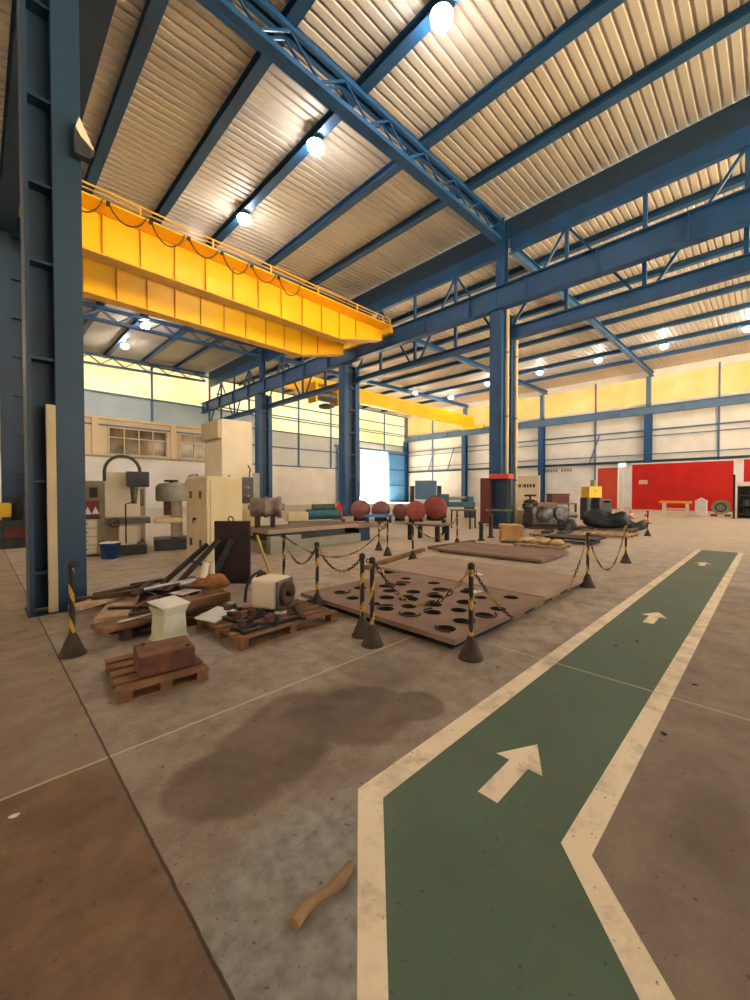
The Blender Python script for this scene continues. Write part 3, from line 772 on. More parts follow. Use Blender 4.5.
# ------------------------------------------------------------------ pallets
def make_pallet(w,d,label,loc,rz,mat='wood',n=6,h=.12,group=None):
    t=thing('wooden_pallet',label,'pallet',loc,rz,group)
    bw=d/n*.72
    for i in range(n):
        y=-d/2+bw/2+(d-bw)*i/(n-1)
        q=MB(); q.box(-w/2,w/2,y-bw/2,y+bw/2,h-.022,h); q.build('deck_board',M[mat],t,bevel=.003)
    for x in (-w/2+.05,0,w/2-.05):
        q=MB(); q.box(x-.045,x+.045,-d/2,d/2,h-.0405,h-.0225); q.build('stringer',M[mat],t,bevel=.003)
        for y in (-d/2+.07,0,d/2-.07):
            q=MB(); q.box(x-.044,x+.044,y-.06,y+.06,.0155,h-.041); q.build('block',M[mat],t,bevel=.003)
    for y in (-d/2+.07,0,d/2-.07):
        q=MB(); q.box(-w/2,w/2,y-.05,y+.05,0,.015); q.build('bottom_board',M[mat],t)
    return t
make_pallet(.66,.78,'small wooden pallet in front, carrying one rusty block',(1.1,3.82,0),-.08,'wood',5,.105)
t=thing('steel_block','rectangular rust red steel block sitting on the small pallet','steel block',(1.15,3.72,.106),-.12)
q=MB(); q.box(-.22,.2,-.17,.17,0,.17); q.build('block',M['rustred'],t,bevel=.008)
for x,y in ((-.15,.13),(.15,-.13)):
    q=MB(); q.cyl((x,y,.1702),(x,y,.185),.018,n=10); q.build('plug',M['rust'],t)
make_pallet(1.3,1.05,'wooden pallet loaded with a white motor and dark castings',(2.50,4.33,0),.04,'wood',7,.13)
make_pallet(1.25,.8,'old wooden pallet under the heap of scrap bars',(1.68,5.38,0),.1,'wooddark',6,.14)
make_pallet(1.1,.9,'old wooden pallet at the back of the scrap heap, beside the near column',(1.75,6.42,0),.1,'wooddark',6,.14)

# motor on pallet
t=thing('electric_motor','cream motor with a dark round face lying on the loaded pallet','motor',(2.66,4.50,.131),math.radians(-66))
q=MB(); q.box(-.2,.16,-.19,.19,.03,.40); q.build('casing',M['beige'],t,bevel=.04)
q=MB(); q.box(.161,.2,-.175,.175,.04,.385); q.build('end_plate',M['greysteel'],t,bevel=.02)
q=MB(); q.lathe([(.15,.201),(.15,.24),(.1,.245),(.07,.22),(.0,.22)],24,(0,0,.21),'x'); ff=q.build('face_flange',M['rust'],t)
q=MB(); q.cyl((.221,0,.21),(.29,0,.21),.035,n=12); q.build('shaft',M['darksteel'],ff)
q=MB(); q.box(-.16,.12,-.16,-.11,0,.03); q.box(-.16,.12,.11,.16,0,.03); q.build('foot',M['darksteel'],t)
q=MB(); q.tube([(-.22,-.26+.0,.12)]+[(-.22,-.25*math.cos(a),.2+.24*math.sin(a)) for a in [PI*k_/12 for k_ in range(13)]]+[(-.22,.25,.06)],.018,8); q.build('cable',M['black'],t)
# dark castings and plates on that pallet
def casting(x,y,z,rz,lab,s=1):
    t=thing('casting',lab,'casting',(x,y,z),rz)
    q=MB(); q.box(-.13*s,.13*s,-.09*s,.09*s,0,.035*s); q.build('flange',M['darksteel'],t,bevel=.006)
    q=MB(); q.cyl((-.05*s,0,.036*s),(-.05*s,0,.1*s),.05*s,n=14); q.build('boss',M['rust'],t)
    q=MB(); q.bar((.0,0,.06*s),(.12*s,0,.05*s),.04*s,.05*s); q.build('lug',M['darksteel'],t)
for i,(x,y,rz,lab) in enumerate(((2.05,4.05,.4,'dark casting at the front left of the loaded pallet'),(2.33,4.0,.9,'dark casting in the front middle of the loaded pallet'),(2.1,4.4,1.7,'dark casting beside the white sheet on the loaded pallet'),(2.33,4.33,.1,'dark casting against the cream motor'),(2.2,4.72,.6,'dark casting at the back of the loaded pallet'))):
    casting(x,y,.131,rz,lab,1.0)
for i,(x,y,l,rz,lab) in enumerate(((2.3,3.89,.75,.05,'dark flat bar along the front edge of the loaded pallet'),(2.75,4.05,.5,1.2,'dark flat bar in front of the cream motor'),(2.86,4.78,.6,.2,'dark square bar behind the cream motor'))):
    q=MB(); q.box(-l/2,l/2,-.025,.025,0,.035); tag(q.build('steel_bar',M['darksteel'],None,(x,y,.131),(0,0,rz),.004),lab,'bar')
q=MB(); q.box(-.2,.2,-.14,.14,0,.015); tag(q.build('cover_sheet',M['white'],None,(1.99,4.63,.16),(0.1,-.06,.5)),'white flat sheet at the left end of the loaded pallet','sheet')
q=MB(); q.lathe([(.07,0),(.08,.03),(.03,.04)],16); tag(q.build('steel_disc',M['silver'],None,(2.6,4.22,.131)),'bright metal disc at the foot of the cream motor','disc')

# white folded sack in front of heap
t=thing('plastic_bin','off white plastic bin with a flared top between the pallets','bin',(1.50,4.72,0),.25)
q=MB()
for z0,z1,r0,r1 in ((0,.05,.16,.135),(.05,.27,.135,.125),(.27,.36,.125,.155)):
    vs=[(sx*r,sy*r*.9,z) for r,z in ((r0,z0),(r1,z1)) for sx,sy in ((-1,-1),(1,-1),(1,1),(-1,1))]
    q.add(vs,[(0,1,5,4),(1,2,6,5),(2,3,7,6),(3,0,4,7)])
q.add([(-.16,-.144,0),(.16,-.144,0),(.16,.144,0),(-.16,.144,0)],[(0,3,2,1)])
q.build('bin_body',M['whitesack'],t,bevel=.01)
q=MB(); q.add([(-.16,-.15,.362),(.16,-.15,.362),(.16,.15,.40),(-.16,.15,.40),(-.16,-.15,.372),(.16,-.15,.372),(.16,.15,.412),(-.16,.15,.412)],[(0,3,2,1),(4,5,6,7),(0,1,5,4),(1,2,6,5),(2,3,7,6),(3,0,4,7)]); q.build('lid',M['paper'],t)

# scrap heap: individual bars, boards and tubes
def bar_thing(name,cat,lab,p,l,w,h,rz,ry,mat,rnd=False,group=None):
    q=MB()
    if rnd: q.cyl((-l/2,0,h/2),(l/2,0,h/2),h/2,n=12)
    else: q.box(-l/2,l/2,-w/2,w/2,0,h)
    return tag(q.build(name,M[mat],None,p,(0,ry,rz),0 if rnd else .004),lab,cat,group)
B=bar_thing
B('timber_board','board','wide dusty board across the left end of the scrap heap',(1.25,5.75,.145),1.0,.32,.05,1.2,0,'woodpale')
B('timber_board','board','reddish brown board at the left front of the scrap heap',(1.22,5.05,.145),.7,.3,.045,.15,0,'wood')
B('timber_board','board','dusty board stacked on the wide board at the heap end',(1.3,6.15,.20),1.1,.2,.05,.5,0,'woodpale')
B('timber_board','board','grey weathered plank running through the scrap heap',(1.95,5.5,.145),1.2,.16,.05,.35,0,'wood')
B('steel_tube','tube','long bright steel tube lying across the scrap heap',(1.85,6.05,.27),1.15,.05,.05,.1,-.03,'silver',True)
B('steel_tube','tube','second bright steel tube at the right of the scrap heap',(2.35,6.05,.27),.7,.06,.06,.35,0,'silver',True)
B('steel_tube','tube','pale rod in front of the boards, beside the white bin',(1.42,5.0,.2),.75,.03,.03,.2,0,'silver',True)
B('timber_beam','beam','thick wooden beam in front of the scrap heap, right of the white bin',(2.0,5.15,.145),.8,.12,.12,.12,0,'wood')
B('timber_beam','beam','short dark wooden beam right of the white bin',(1.95,4.95,.0),.55,.1,.1,-.25,0,'wooddark')
B('sheet_offcut','sheet','pale sheet offcut lying on the scrap heap',(2.1,5.85,.205),.4,.25,.01,.4,0,'white')
heap_spots=[(1.5,5.55,.2,.8),(1.7,5.8,.2,1.7),(1.4,6.3,.26,.3),(1.75,6.45,.145,2.1),(1.6,6.75,.145,.6),(2.0,6.6,.145,1.2),(1.15,6.6,.145,-.4),(1.85,6.8,.19,.2),(2.2,6.35,.145,-.5),(1.55,5.2,.145,.0),(1.35,5.45,.2,2.4),(1.6,6.1,.26,1.0),(2.05,6.25,.2,.9),(2.3,6.6,.0,.2),(2.55,6.4,.0,1.1),(2.15,5.75,.25,2.0),(1.9,5.3,.2,-.3),(1.3,6.0,.25,-.2)]
for i,(x,y,z,rz) in enumerate(heap_spots):
    B('scrap_bar','bar','dark rusty scrap bar among the others in the heap',(x,y,z),random.uniform(.45,.8),random.uniform(.04,.08),random.uniform(.03,.06),rz,random.uniform(-.06,.06),('rust','darksteel','wooddark')[i%3],False,'rusty scrap bars in the heap')
# orange rags & gloves
def blob(name,lab,cat,loc,sz,mat,seed,rz=0,group=None,n=14,k=9,wob=.25,box=.7,zw=0):
    rnd=random.Random(seed); q=MB(); vs=[]
    ph=[rnd.uniform(0,6) for _ in range(6)]
    for j in range(k):
        t=PI*j/(k-1)
        for i in range(n):
            a=2*PI*i/n
            w=1+wob*(math.sin(3*a+ph[0]+2*t)*.5+math.sin(5*a+ph[1])*.3*math.sin(t*3+ph[2])+rnd.uniform(-.25,.25))
            w=1 if j in (0,k-1) else w
            x,y=sz[0]*math.sin(t)**box*math.cos(a)*w,sz[1]*math.sin(t)**box*math.sin(a)*w
            z=sz[2]*(.5-.5*math.cos(t))
            if zw and t>PI/2: z*=1+zw*(math.sin(4.3*y/sz[1]+ph[3])*.6+math.sin(7.1*x/sz[0]+3*y/sz[1]+ph[4])*.4)
            vs.append((x,y,z))
    q.add(vs,[(j*n+i,j*n+(i+1)%n,(j+1)*n+(i+1)%n,(j+1)*n+i) for j in range(k-1) for i in range(n)],0,True)
    return tag(q.build(name,M[mat],None,loc,(0,0,rz)),lab,cat,group)
blob('rag','crumpled orange rag on top of the scrap heap','rag',(2.5,5.95,.15),(.24,.2,.22),'wrap',3,wob=.45)
for i,(x,y,rz) in enumerate(((2.36,5.95,.7),(2.55,6.1,1.3))):
    t=thing('cream_sleeve',('cream cylindrical sleeve leaning left on the orange rag','cream cylindrical sleeve upright behind the orange rag')[i],'sleeve',(x,y,.33),rz)
    q=MB(); q.cyl((0,0,0),(.1-.1*i,0,.2),.05,n=14); q.build('tube',M['beige'],t)
    q=MB(); q.cyl((.1-.1*i,0,.2),(.105-.1*i,0,.21),.052,n=14); q.build('end_cap',M['paper'],t)
# pile of dark bars between heap and upright plate
for i,(x,y,z,l,rz,ry,lab) in enumerate(((2.40,6.78,.0,1.0,.25,0,'long dark angle bar on the floor before the upright plate'),(2.45,7.3,.0,.9,.6,0,'long dark angle bar on the floor left of the upright plate'),(2.72,6.98,.4,1.0,.15,-.72,'dark bar leaning up against the upright plate'),(2.62,7.25,.36,.95,.2,-.6,'second dark bar leaning against the upright plate'),(1.95,7.2,.0,.7,-.3,0,'dark bar crossing the others beside the scrap heap'))):
    B('angle_bar','bar',lab,(x,y,z),l,.09,.06,rz,ry,'darksteel')

# dark upright plate with lifting ring
t=thing('upright_plate','tall dark rusty steel plate standing on edge with a lifting ring','steel plate',(3.32,7.0,0),math.radians(-45))
q=MB(); q.box(-.32,.32,-.04,.04,0,1.08); q.build('plate',M['rust'] if False else mk('dark_brown_plate',(62,40,36),(44,30,28),3,.7),t,bevel=.006)
q=MB(); q.torus((-.03,0,1.115),.045,.013,'y',18,8); q.build('lifting_ring',M['greysteel'],t)
q=MB(); q.box(-.32,.42,-.3,-.041,0,.03); q.build('foot',M['darksteel'],t)
q=MB(); q.bar((.0,-.06,.75),(-.28,-.28,.03),.05,.1); q.build('brace',M['darksteel'],t)

# ------------------------------------------------------------------ machines on the left
# electrical cabinet
t=thing('electrical_cabinet','cream electrical cabinet standing behind the dark upright plate','cabinet',(3.43,8.47,0))
q=MB(); q.box(0.02,.82,0,1.1,.08,1.95); q.build('body',M['cream'],t,bevel=.01)
q=MB(); q.box(.05,.79,.03,1.07,0,.0795); q.build('plinth',M['machdark'],t)
q=MB(); q.box(0,.0195,.02,1.08,.12,1.9); dr=q.build('door',M['strip'],t,bevel=.004)
for y,z in ((.28,1.55),(.82,1.55),(.28,.5),(.82,.5)):
    q=MB(); q.box(-.012,-.0005,y-.06,y+.06,z-.08,z+.08); q.build('vent',M['machdark'],dr)
q=MB(); q.cyl((-.0005,.55,1.02),(-.05,.55,1.02),.03,n=12); q.box(-.06,-.05,.53,.57,.92,1.05); q.build('switch_handle',M['black'],dr)
q=MB(); q.box(.1,.72,-.015,-.0005,.2,1.85); q.build('side_panel',M['cream'],t)
q=MB(); q.torus((.75,.5,1.96),.04,.012,'x',14,6); q.build('lifting_eye',M['greysteel'],t)
# tall boring machine
t=thing('boring_machine','tall cream boring mill column with its spindle head facing right','machine',(5.0,11.2,0))
q=MB(); q.box(0,.95,0,1.2,.3,3.72); q.build('column',M['beige'],t,bevel=.02)
q=MB(); q.box(-.12,-.0005,.0,1.15,3.15,3.68); q.build('counterweight_cover',M['strip'],t,bevel=.02)
q=MB(); q.box(-.3,1.2,-.15,1.4,0,.2995); q.build('base',M['machdark'],t,bevel=.02)
q=MB(); q.box(.95,1.25,.1,.9,1.1,2.2); q.build('spindle_head',M['machgrey'],t,bevel=.02)
q=MB(); q.box(.55,.9,-.16,-.001,1.3,2.05); cp=q.build('control_panel',M['machdark'],t,bevel=.01)
for i in range(6):
    q=MB(); q.cyl((.62+.1*(i%3),-.161,1.5+.25*(i//3)),(.62+.1*(i%3),-.19,1.5+.25*(i//3)),.03,n=10); q.build('button',M[('red','brass','green')[i%3]],cp)
q=MB(); q.box(.35,1.2,-.14,-.001,.3,1.1); q.build('saddle',M['cream'],t,bevel=.02)
q=MB(); q.tube([(.8,-.1,2.05),(.8,-.15,2.3),(.7,-.2,2.4)],.02,6); q.build('lever',M['maroon'],t)
# horizontal cylinder workpiece on the machine bed
t=thing('machine_bed','long low machine bed with dusty slotted table tops','machine',(5.3,9.45,0),.0)
q=MB(); q.box(.0,3.6,.1,1.2,0,.28); q.build('base',M['machgrey'],t,bevel=.02)
q=MB(); q.box(.1,3.3,-.1,1.3,.5,.62); q.build('table_top',M['platepale'],t,bevel=.01)
q=MB(); q.box(.3,3.0,.2,1.1,.2805,.4995); q.build('saddle',M['machdark'],t,bevel=.02)
for i in range(5):
    q=MB(); q.box(.12,3.28,.03+.25*i,.08+.25*i,.6205,.626); q.build('slot',M['machdark'],t)
q=MB(); q.box(3.301,4.3,.0,1.2,.45,.57); q.build('side_table',M['plate'],t,bevel=.01)
q=MB(); q.box(3.601,4.1,.2,1.0,0,.4495); q.build('side_foot',M['bluedark'],t)
q=MB(); q.box(.05,1.0,-.3,-.101,.0,.45); q.build('oil_tank',M['machgrey'],t,bevel=.01)
t=thing('roller_workpiece','ringed grey steel roller lying on the machine bed beside the boring mill','roller',(5.48,10.42,.627),math.radians(-33))
q=MB(); q.lathe([(.07,-.08),(.07,.0),(.27,.0),(.27,.35),(.3,.36),(.3,.43),(.27,.44),(.27,.72),(.31,.73),(.31,.84),(.1,.85),(.1,.92)],26,(0,0,.56),'x'); q.build('roller',M['turned'],t)
for x in (.18,.6):
    q=MB(); q.box(x-.06,x+.06,-.24,.24,0,.32); q.build('cradle',M['wooddark'],t)
t=thing('gear_unit','cream and teal gear unit lying behind the ringed roller','machine part',(7.35,11.55,.0),math.radians(-20))
q=MB(); q.box(0,.7,-.25,.25,.63,.95); q.build('casing',M['cream'],t,bevel=.04)
q=MB(); q.cyl((.7,0,.85),(1.9,0,.85),.18,n=16); q.build('barrel',M['teal'],t)
q=MB(); q.cyl((.9,0,1.08),(1.7,0,1.08),.12,n=14); q.build('upper_barrel',M['green'],t)
q=MB(); q.box(.1,1.9,-.2,.2,0,.6295); q.build('stand',M['machgrey'],t)
t=thing('fire_pump','small bright red pump unit in front of the doorway column','pump',(13.5,16.2,0))
q=MB(); q.box(-.25,.25,-.25,.25,0,.2); q.build('base',M['machdark'],t)
q=MB(); q.lathe([(.2,.2),(.22,.5),(.2,.8),(.08,.95),(.06,1.15)],18); q.build('body',M['red'],t)
q=MB(); q.cyl((-.35,0,.7),(.35,0,.7),.07,n=12); q.build('outlet',M['red'],t)

# cream milling machine
t=thing('milling_machine','cream milling machine with a dark motor box and curved hose','machine',(2.9,12.35,0),math.radians(-12))
q=MB(); q.box(-.5,.3,0,.8,.2505,2.15); q.build('column',M['beige'],t,bevel=.03)
q=MB(); q.box(-.5,.42,-.7,.8,0,.25); q.build('base',M['machdark'],t,bevel=.03)
q=MB(); q.box(-.02,.5,-.45,-.001,1.75,2.15); q.build('motor_box',M['machdark'],t,bevel=.02)
q=MB(); q.cyl((.15,-.25,1.75),(.15,-.25,1.3),.1,.06,n=14); q.build('spindle',M['greysteel'],t)
q=MB(); q.box(-.5,.5,-.7,-.001,.8,.95); q.build('table',M['greysteel'],t,bevel=.01)
q=MB(); q.box(-.2,.2,-.6,-.001,.25,.7995); q.build('knee',M['beige'],t,bevel=.02)
q=MB(); q.tube([(-.5,-.1,1.9)]+[(-.1-.4*math.cos(a),-.12,2.15+.42*math.sin(a)) for a in [PI*j/10 for j in range(11)]]+[(.3,-.15,2.1)],.04,8); q.build('hose',M['machdark'],t)
q=MB(); q.tube([(-.3,-.71,.85),(-.3,-.85,.85),(-.2,-.87,.9)],.02,8); q.torus((-.3,-.86,.85),.11,.012,'y',16,6); q.build('handwheel',M['darksteel'],t)
q=MB(); q.tube([(-.05,-.7,.3),(-.05,-.75,1.3),(.15,-.8,1.38)],.02,6); q.build('lamp_arm',M['black'],t)
# grey cabinet machine next to column
t=thing('grinding_machine','grey green machine cabinet behind the near column','machine',(2.3,14.4,0),math.radians(-10))
q=MB(); q.box(-.6,.9,0,.9,.1,1.95); q.build('body',M['machgrey'],t,bevel=.03)
q=MB(); q.box(-.55,.85,.05,.85,0,.1); q.build('plinth',M['machdark'],t)
q=MB(); q.box(.1,.3,-.02,-.0005,1.45,1.75); q.build('dial_plate',M['machdark'],t)
q=MB(); q.cyl((-.25,-.0005,1.15),(-.25,-.06,1.15),.05,n=12); q.build('knob',M['black'],t)
t=thing('workbench','small drawer bench with red jaws on top behind the near column','bench',(1.92,12.0,0),math.radians(-10))
q=MB(); q.box(-.3,.25,0,.5,0.05,.95); q.build('body',M['strip'],t,bevel=.01)
for i in range(4):
    q=MB(); q.box(-.27,.22,-.015,-.0005,.1+.21*i,.28+.21*i); dr=q.build('drawer',M['beige'],t,bevel=.004)
    q=MB(); q.box(-.1,.05,-.035,-.0155,.185+.21*i,.205+.21*i); q.build('handle',M['darksteel'],dr)
q=MB(); q.box(-.34,.29,-.04,.54,.9505,1.0); q.build('worktop',M['wooddark'],t)
t=thing('vise_rack','dark red rack with pale angled plates standing on the drawer bench','rack',(1.92,12.0,1.0),math.radians(-10))
q=MB(); q.box(-.3,.28,.3,.34,0,.4); q.build('back_board',M['maroon'],t)
for i in range(3):
    q=MB(); q.add([(-.2+.16*i,.28,.05),(-.04+.16*i,.28,.05),(-.12+.16*i,.28,.24),(-.2+.16*i,.3,.05),(-.04+.16*i,.3,.05),(-.12+.16*i,.3,.24)],[(0,1,2),(3,5,4),(0,3,4,1),(1,4,5,2),(2,5,3,0)]); q.build('pointed_plate',M['white'],t)
t=thing('waste_bin','blue bin on the floor beside the drawer bench','bin',(2.3,11.35,0))
q=MB(); q.lathe([(.18,0),(.22,.35),(.235,.36),(.235,.38)],4); q.build('bin_body',M['bluebin'],t)
q=MB(); q.lathe([(.24,.381),(.2,.41),(.05,.42)],4); q.build('bin_lid',M['white'],t)
# drill / slotting machine
t=thing('drilling_machine','round headed cream and grey drilling machine beside the electrical cabinet','machine',(4.05,12.3,0),math.radians(-15))
q=MB(); q.lathe([(.42,1.35),(.45,1.4),(.45,1.75),(.38,1.85),(.2,1.88)],22); hd=q.build('head',M['machgrey'],t)
q=MB(); q.torus((-.05,-.1,1.93),.16,.03,'z',18,8); q.cyl((-.05,-.1,1.88),(-.05,-.1,1.95),.05,n=10); q.build('handwheel',M['darksteel'],hd)
q=MB(); q.cyl((.1,.3,.3),(.1,.3,1.36),.16,n=16); q.build('post',M['beige'],t)
q=MB(); q.box(-.5,.2,-.35,.2,.75,.88); q.build('table',M['cream'],t,bevel=.02)
q=MB(); q.cyl((-.15,0,.95),(-.15,0,1.349),.1,n=14); q.build('spindle',M['rustred'],hd)
q=MB(); q.box(-.5,.5,-.5,.5,0,.3); q.build('base',M['machdark'],t,bevel=.03)
q=MB(); q.box(.36,.5,-.3,.3,.3005,1.3); q.build('side_cover',M['white'],t,bevel=.02)
q=MB(); q.tube([(.3,.1,1.8),(.45,.1,2.1),(.65,.1,2.15),(.75,.1,1.6)],.03,8); q.build('hose',M['machgrey'],t)
t=thing('control_stand','slim cream panel standing between milling and drilling machines','panel',(3.45,13.3,0),math.radians(-15))
q=MB(); q.box(-.14,.14,-.1,.1,0,1.95); q.build('pillar',M['beige'],t,bevel=.01)
q=MB(); q.box(-.1,.1,-.125,-.1005,1.2,1.7); q.build('label_plate',M['machgrey'],t)
# parts in the gap left of the near column
t=thing('pedestal_machine','dark machine with a yellow guard seen left of the near column','machine',(.78,15.7,0))
q=MB(); q.box(-.3,.35,-.3,.4,0,.8); q.build('pedestal',M['machdark'],t,bevel=.02)
q=MB(); q.box(-.3,-.05,-.35,.3,.9,1.3); q.build('guard',M['yellow'],t,bevel=.03)
q=MB(); q.cyl((.1,0,.8),(.1,0,1.45),.14,n=16); q.build('motor',M['black'],t)
q=MB(); q.box(-.2,.3,-.34,-.301,.3,.6); q.build('door',M['maroon'],t)
# ------------------------------------------------------------------ middle and far things
t=thing('steel_bench','low dark steel bench standing on the floor behind the plates','bench',(10.6,7.45,0),.12)
q=MB(); q.box(-.1,.75,.1,1.45,.5,.56); q.build('bench_top',M['greysteel'],t,bevel=.006)
for x in (-.02,.62):
    for y in (.25,1.3):
        q=MB(); q.box(x-.06,x+.06,y-.06,y+.06,0,.4995); q.build('leg',M['darksteel'],t)
for i,(x,y,h) in enumerate(((12.6,8.9,.5),(12.9,7.1,.75),(11.9,6.9,.55))):
    t=thing('bollard',('short dark stub post behind the low bench','dark stub post between the bench and the red hose cabinet','dark stub post with a round head by the low bench')[i],'post',(x,y,0))
    q=MB(); q.lathe([(.13,0),(.13,.03),(.07,.05),(.07,h)],14); q.build('shaft',M['darksteel'],t)
    q=MB(); q.lathe([(.09,h),(.1,h+.06),(.04,h+.1)],14); q.build('head',M['rust'],t)
# timber skid border on floor
for p0,p1,lab in (((5.7,5.95),(8.6,6.75),'long low timber skid behind the plain steel plate'),((9.0,6.85),(11.2,6.75),'long low timber skid in front of the wooden crate')):
    d=Vector((p1[0]-p0[0],p1[1]-p0[1],0)); L=d.length
    q=MB(); q.box(0,L,-.06,.06,0,.09); tag(q.build('timber_skid',M['wood'],None,(p0[0],p0[1],0),(0,0,math.atan2(d.y,d.x)),.006),lab,'timber')
# red vessels
def vessel(x,y,r,L,rz,lab,mat='vessel'):
    t=thing('pressure_vessel',lab,'vessel',(x,y,0),rz,'round red vessels near the doorway')
    q=MB(); q.lathe([(.0,-.22*r),(.4*r,-.18*r),(.8*r,-.08*r),(r,.12*r),(r,L-.12*r),(.8*r,L+.08*r),(.4*r,L+.18*r),(0,L+.22*r)],24,(0,0,r+.12),'x'); q.build('shell',M[mat],t)
    q=MB(); q.cyl((-.28*r,0,r+.12),(-.12*r,0,r+.12),.22*r,n=14); q.build('nozzle',M['vesseldull'],t)
    for x_ in (.2*L,.8*L):
        q=MB(); q.box(x_-.08,x_+.08,-.7*r,.7*r,0,.4*r); q.build('saddle',M['wooddark'],t)
    for x_ in (.3*L,.7*L):
        q=MB(); q.torus((x_,0,r+.12),r,.03,'x',24,6); q.build('band',M['vesseldull'],t)
vessel(18.32,13.45,.62,1.3,.75,'round red vessel at the right end of the row by the doorway')
vessel(16.3,13.25,.5,.9,.75,'smaller round red vessel just in front of the right end vessel')
vessel(16.85,14.85,.40,1.0,.75,'small dull red vessel next to the two bright red ones','vesseldull')
vessel(15.95,15.5,.5,1.0,.75,'dull red vessel in the bright light of the doorway','vesseldull')
vessel(15.15,16.35,.52,1.2,.75,'dull red vessel nearest the doorway column','vesseldull')
t=thing('skid_frame','low blue skid frame in front of the dull red vessels','skid',(15.55,15.25,0),.75)
q=MB(); q.box(-.75,-.2,-.75,.75,.3,.42); q.build('deck',M['doorblue'],t)
for y in (-.6,.6):
    q=MB(); q.box(-.7,-.25,y-.08,y+.08,0,.2995); q.build('foot',M['bluedark'],t)
t=thing('press_machine','grey boxy press standing behind the round red vessels','machine',(24,18.6,0),math.radians(-52))
q=MB(); q.box(-.8,.8,-.6,.6,1.1,2.5); q.build('head',M['grayblue'],t,bevel=.04)
for s in (-1,1):
    q=MB(); q.box(s*1.0-.15,s*1.0+.15,-.5,.5,0,2.1); q.build('side_frame',M['machdark'],t)
q=MB(); q.box(-.85,.85,-.5,.5,0,.7); q.build('bed',M['grayblue'],t)
t=thing('lathe','teal lathe standing at the wall column left of the middle column','machine',(21.5,14.3,0),math.radians(-40))
q=MB(); q.box(-1.2,1.2,-.3,.3,.7,1.0); q.build('bed',M['teal'],t,bevel=.03)
q=MB(); q.box(-1.2,-.5,-.35,.35,1.0005,1.5); q.build('headstock',M['teal'],t,bevel=.04)
q=MB(); q.box(.7,1.1,-.25,.25,1.0005,1.35); q.build('tailstock',M['teal'],t,bevel=.03)
q=MB(); q.cyl((-.5,0,1.25),(.7,0,1.25),.1,n=12); q.build('workpiece',M['silver'],t)
for x in (-.9,.9):
    q=MB(); q.box(x-.25,x+.25,-.28,.28,0,.6995); q.build('pedestal',M['machdark'],t)
t=thing('steel_table','thin legged table standing in front of the teal lathe','table',(15.6,9.95,0),.1)
q=MB(); q.box(-.3,.3,-.5,.5,.78,.83); q.build('table_top',M['greysteel'],t)
for x in (-.26,.26):
    for y in (-.45,.45):
        q=MB(); q.box(x-.025,x+.025,y-.025,y+.025,0,.7795); q.build('leg',M['darksteel'],t)
# hose cabinet at middle column
t=thing('hose_cabinet','tall open red framed cabinet against the middle column','cabinet',(16.5,8.98,0),0)
q=MB(); q.box(-.25,.3,-.85,.05,2.2,2.42); q.build('top_frame',M['redpale'],t,bevel=.02)
q=MB(); q.box(-.25,.3,.055,.5,.2,2.25); q.build('mesh_side',M['maroon'],t)
q=MB(); q.box(.05,.3,-.8,.05,.1,2.199); q.build('back_panel',M['bluedark'],t)
q=MB(); q.box(-.25,.3,-.85,.05,0,.0995); q.build('base',M['machdark'],t)
for y in (-.8,.03):
    q=MB(); q.box(-.25,-.2,y-.03,y+.02,.1,2.199); q.build('front_post',M['machdark'],t)
t=thing('saw_horse','dark folding saw horse leaning in front of the middle column','trestle',(13.9,7.3,0),.5)
for s in (-1,1):
    for y in (-.35,.35):
        q=MB(); q.bar((s*.35,y,0),(s*.02,y,.9),.06,.06); q.build('leg',M['green'],t)
q=MB(); q.box(-.08,.08,-.5,.5,.9,.97); q.build('cross_beam',M['greysteel'],t)
# crate on pallet
t=thing('wooden_crate','plywood crate standing in front of the middle column','crate',(12.15,5.98,.02),.6)
q=MB(); q.box(-.32,.32,-.32,.32,.06,.56); q.build('box',M['crate'],t,bevel=.006)
for s in (-1,1):
    for z in (.1,.5):
        q=MB(); q.box(-.33,.33,s*.333-.012,s*.333+.012,z-.04,z+.04); q.build('batten',M['woodpale'],t)
        q=MB(); q.box(s*.333-.012,s*.333+.012,-.32,.32,z-.04,z+.04); q.build('batten',M['woodpale'],t)
for x in (-.24,.24):
    q=MB(); q.box(x-.05,x+.05,-.32,.32,-.02,.0595); q.build('skid',M['wood'],t)
make_pallet(1.1,1.3,'wooden pallet carrying pale sacks right of the crate',(11.6,4.75,0),.1,'woodpale',6,.13)
for i,(x,y) in enumerate(((11.6,5.2),(11.65,4.72),(11.55,4.3))):
    blob('sack',('pale flat sack on the pallet beside the crate','pale flat sack in the middle of the sack pallet','pale flat sack at the right end of the sack pallet')[i],'sack',(x,y,.131),(.36,.17,.15),'sack',20+i,.2*i)
make_pallet(1.2,1.6,'wooden pallet behind the sack pallet carrying rusty plates',(14.9,5.55,0),.0,'woodpale',6,.13)
make_pallet(1.3,2.2,'wooden pallet under the dark tarpaulin',(18.4,5.0,0),.05,'wood',7,.14)
make_pallet(1.3,1.6,'wooden pallet in front of the tarpaulin with loose timbers',(16.4,4.3,0),.0,'woodpale',6,.13)
for i,(x,y,rz) in enumerate(((14.9,5.9,.2),(14.9,5.3,.1))):
    q=MB(); q.box(-.5,.5,-.15,.15,0,.08); tag(q.build('rusty_slab',M['rust'],None,(x,y,.132),(0,0,rz),.006),('rusty slab on the left of the pallet behind the sacks','rusty slab on the right of the pallet behind the sacks')[i],'slab')
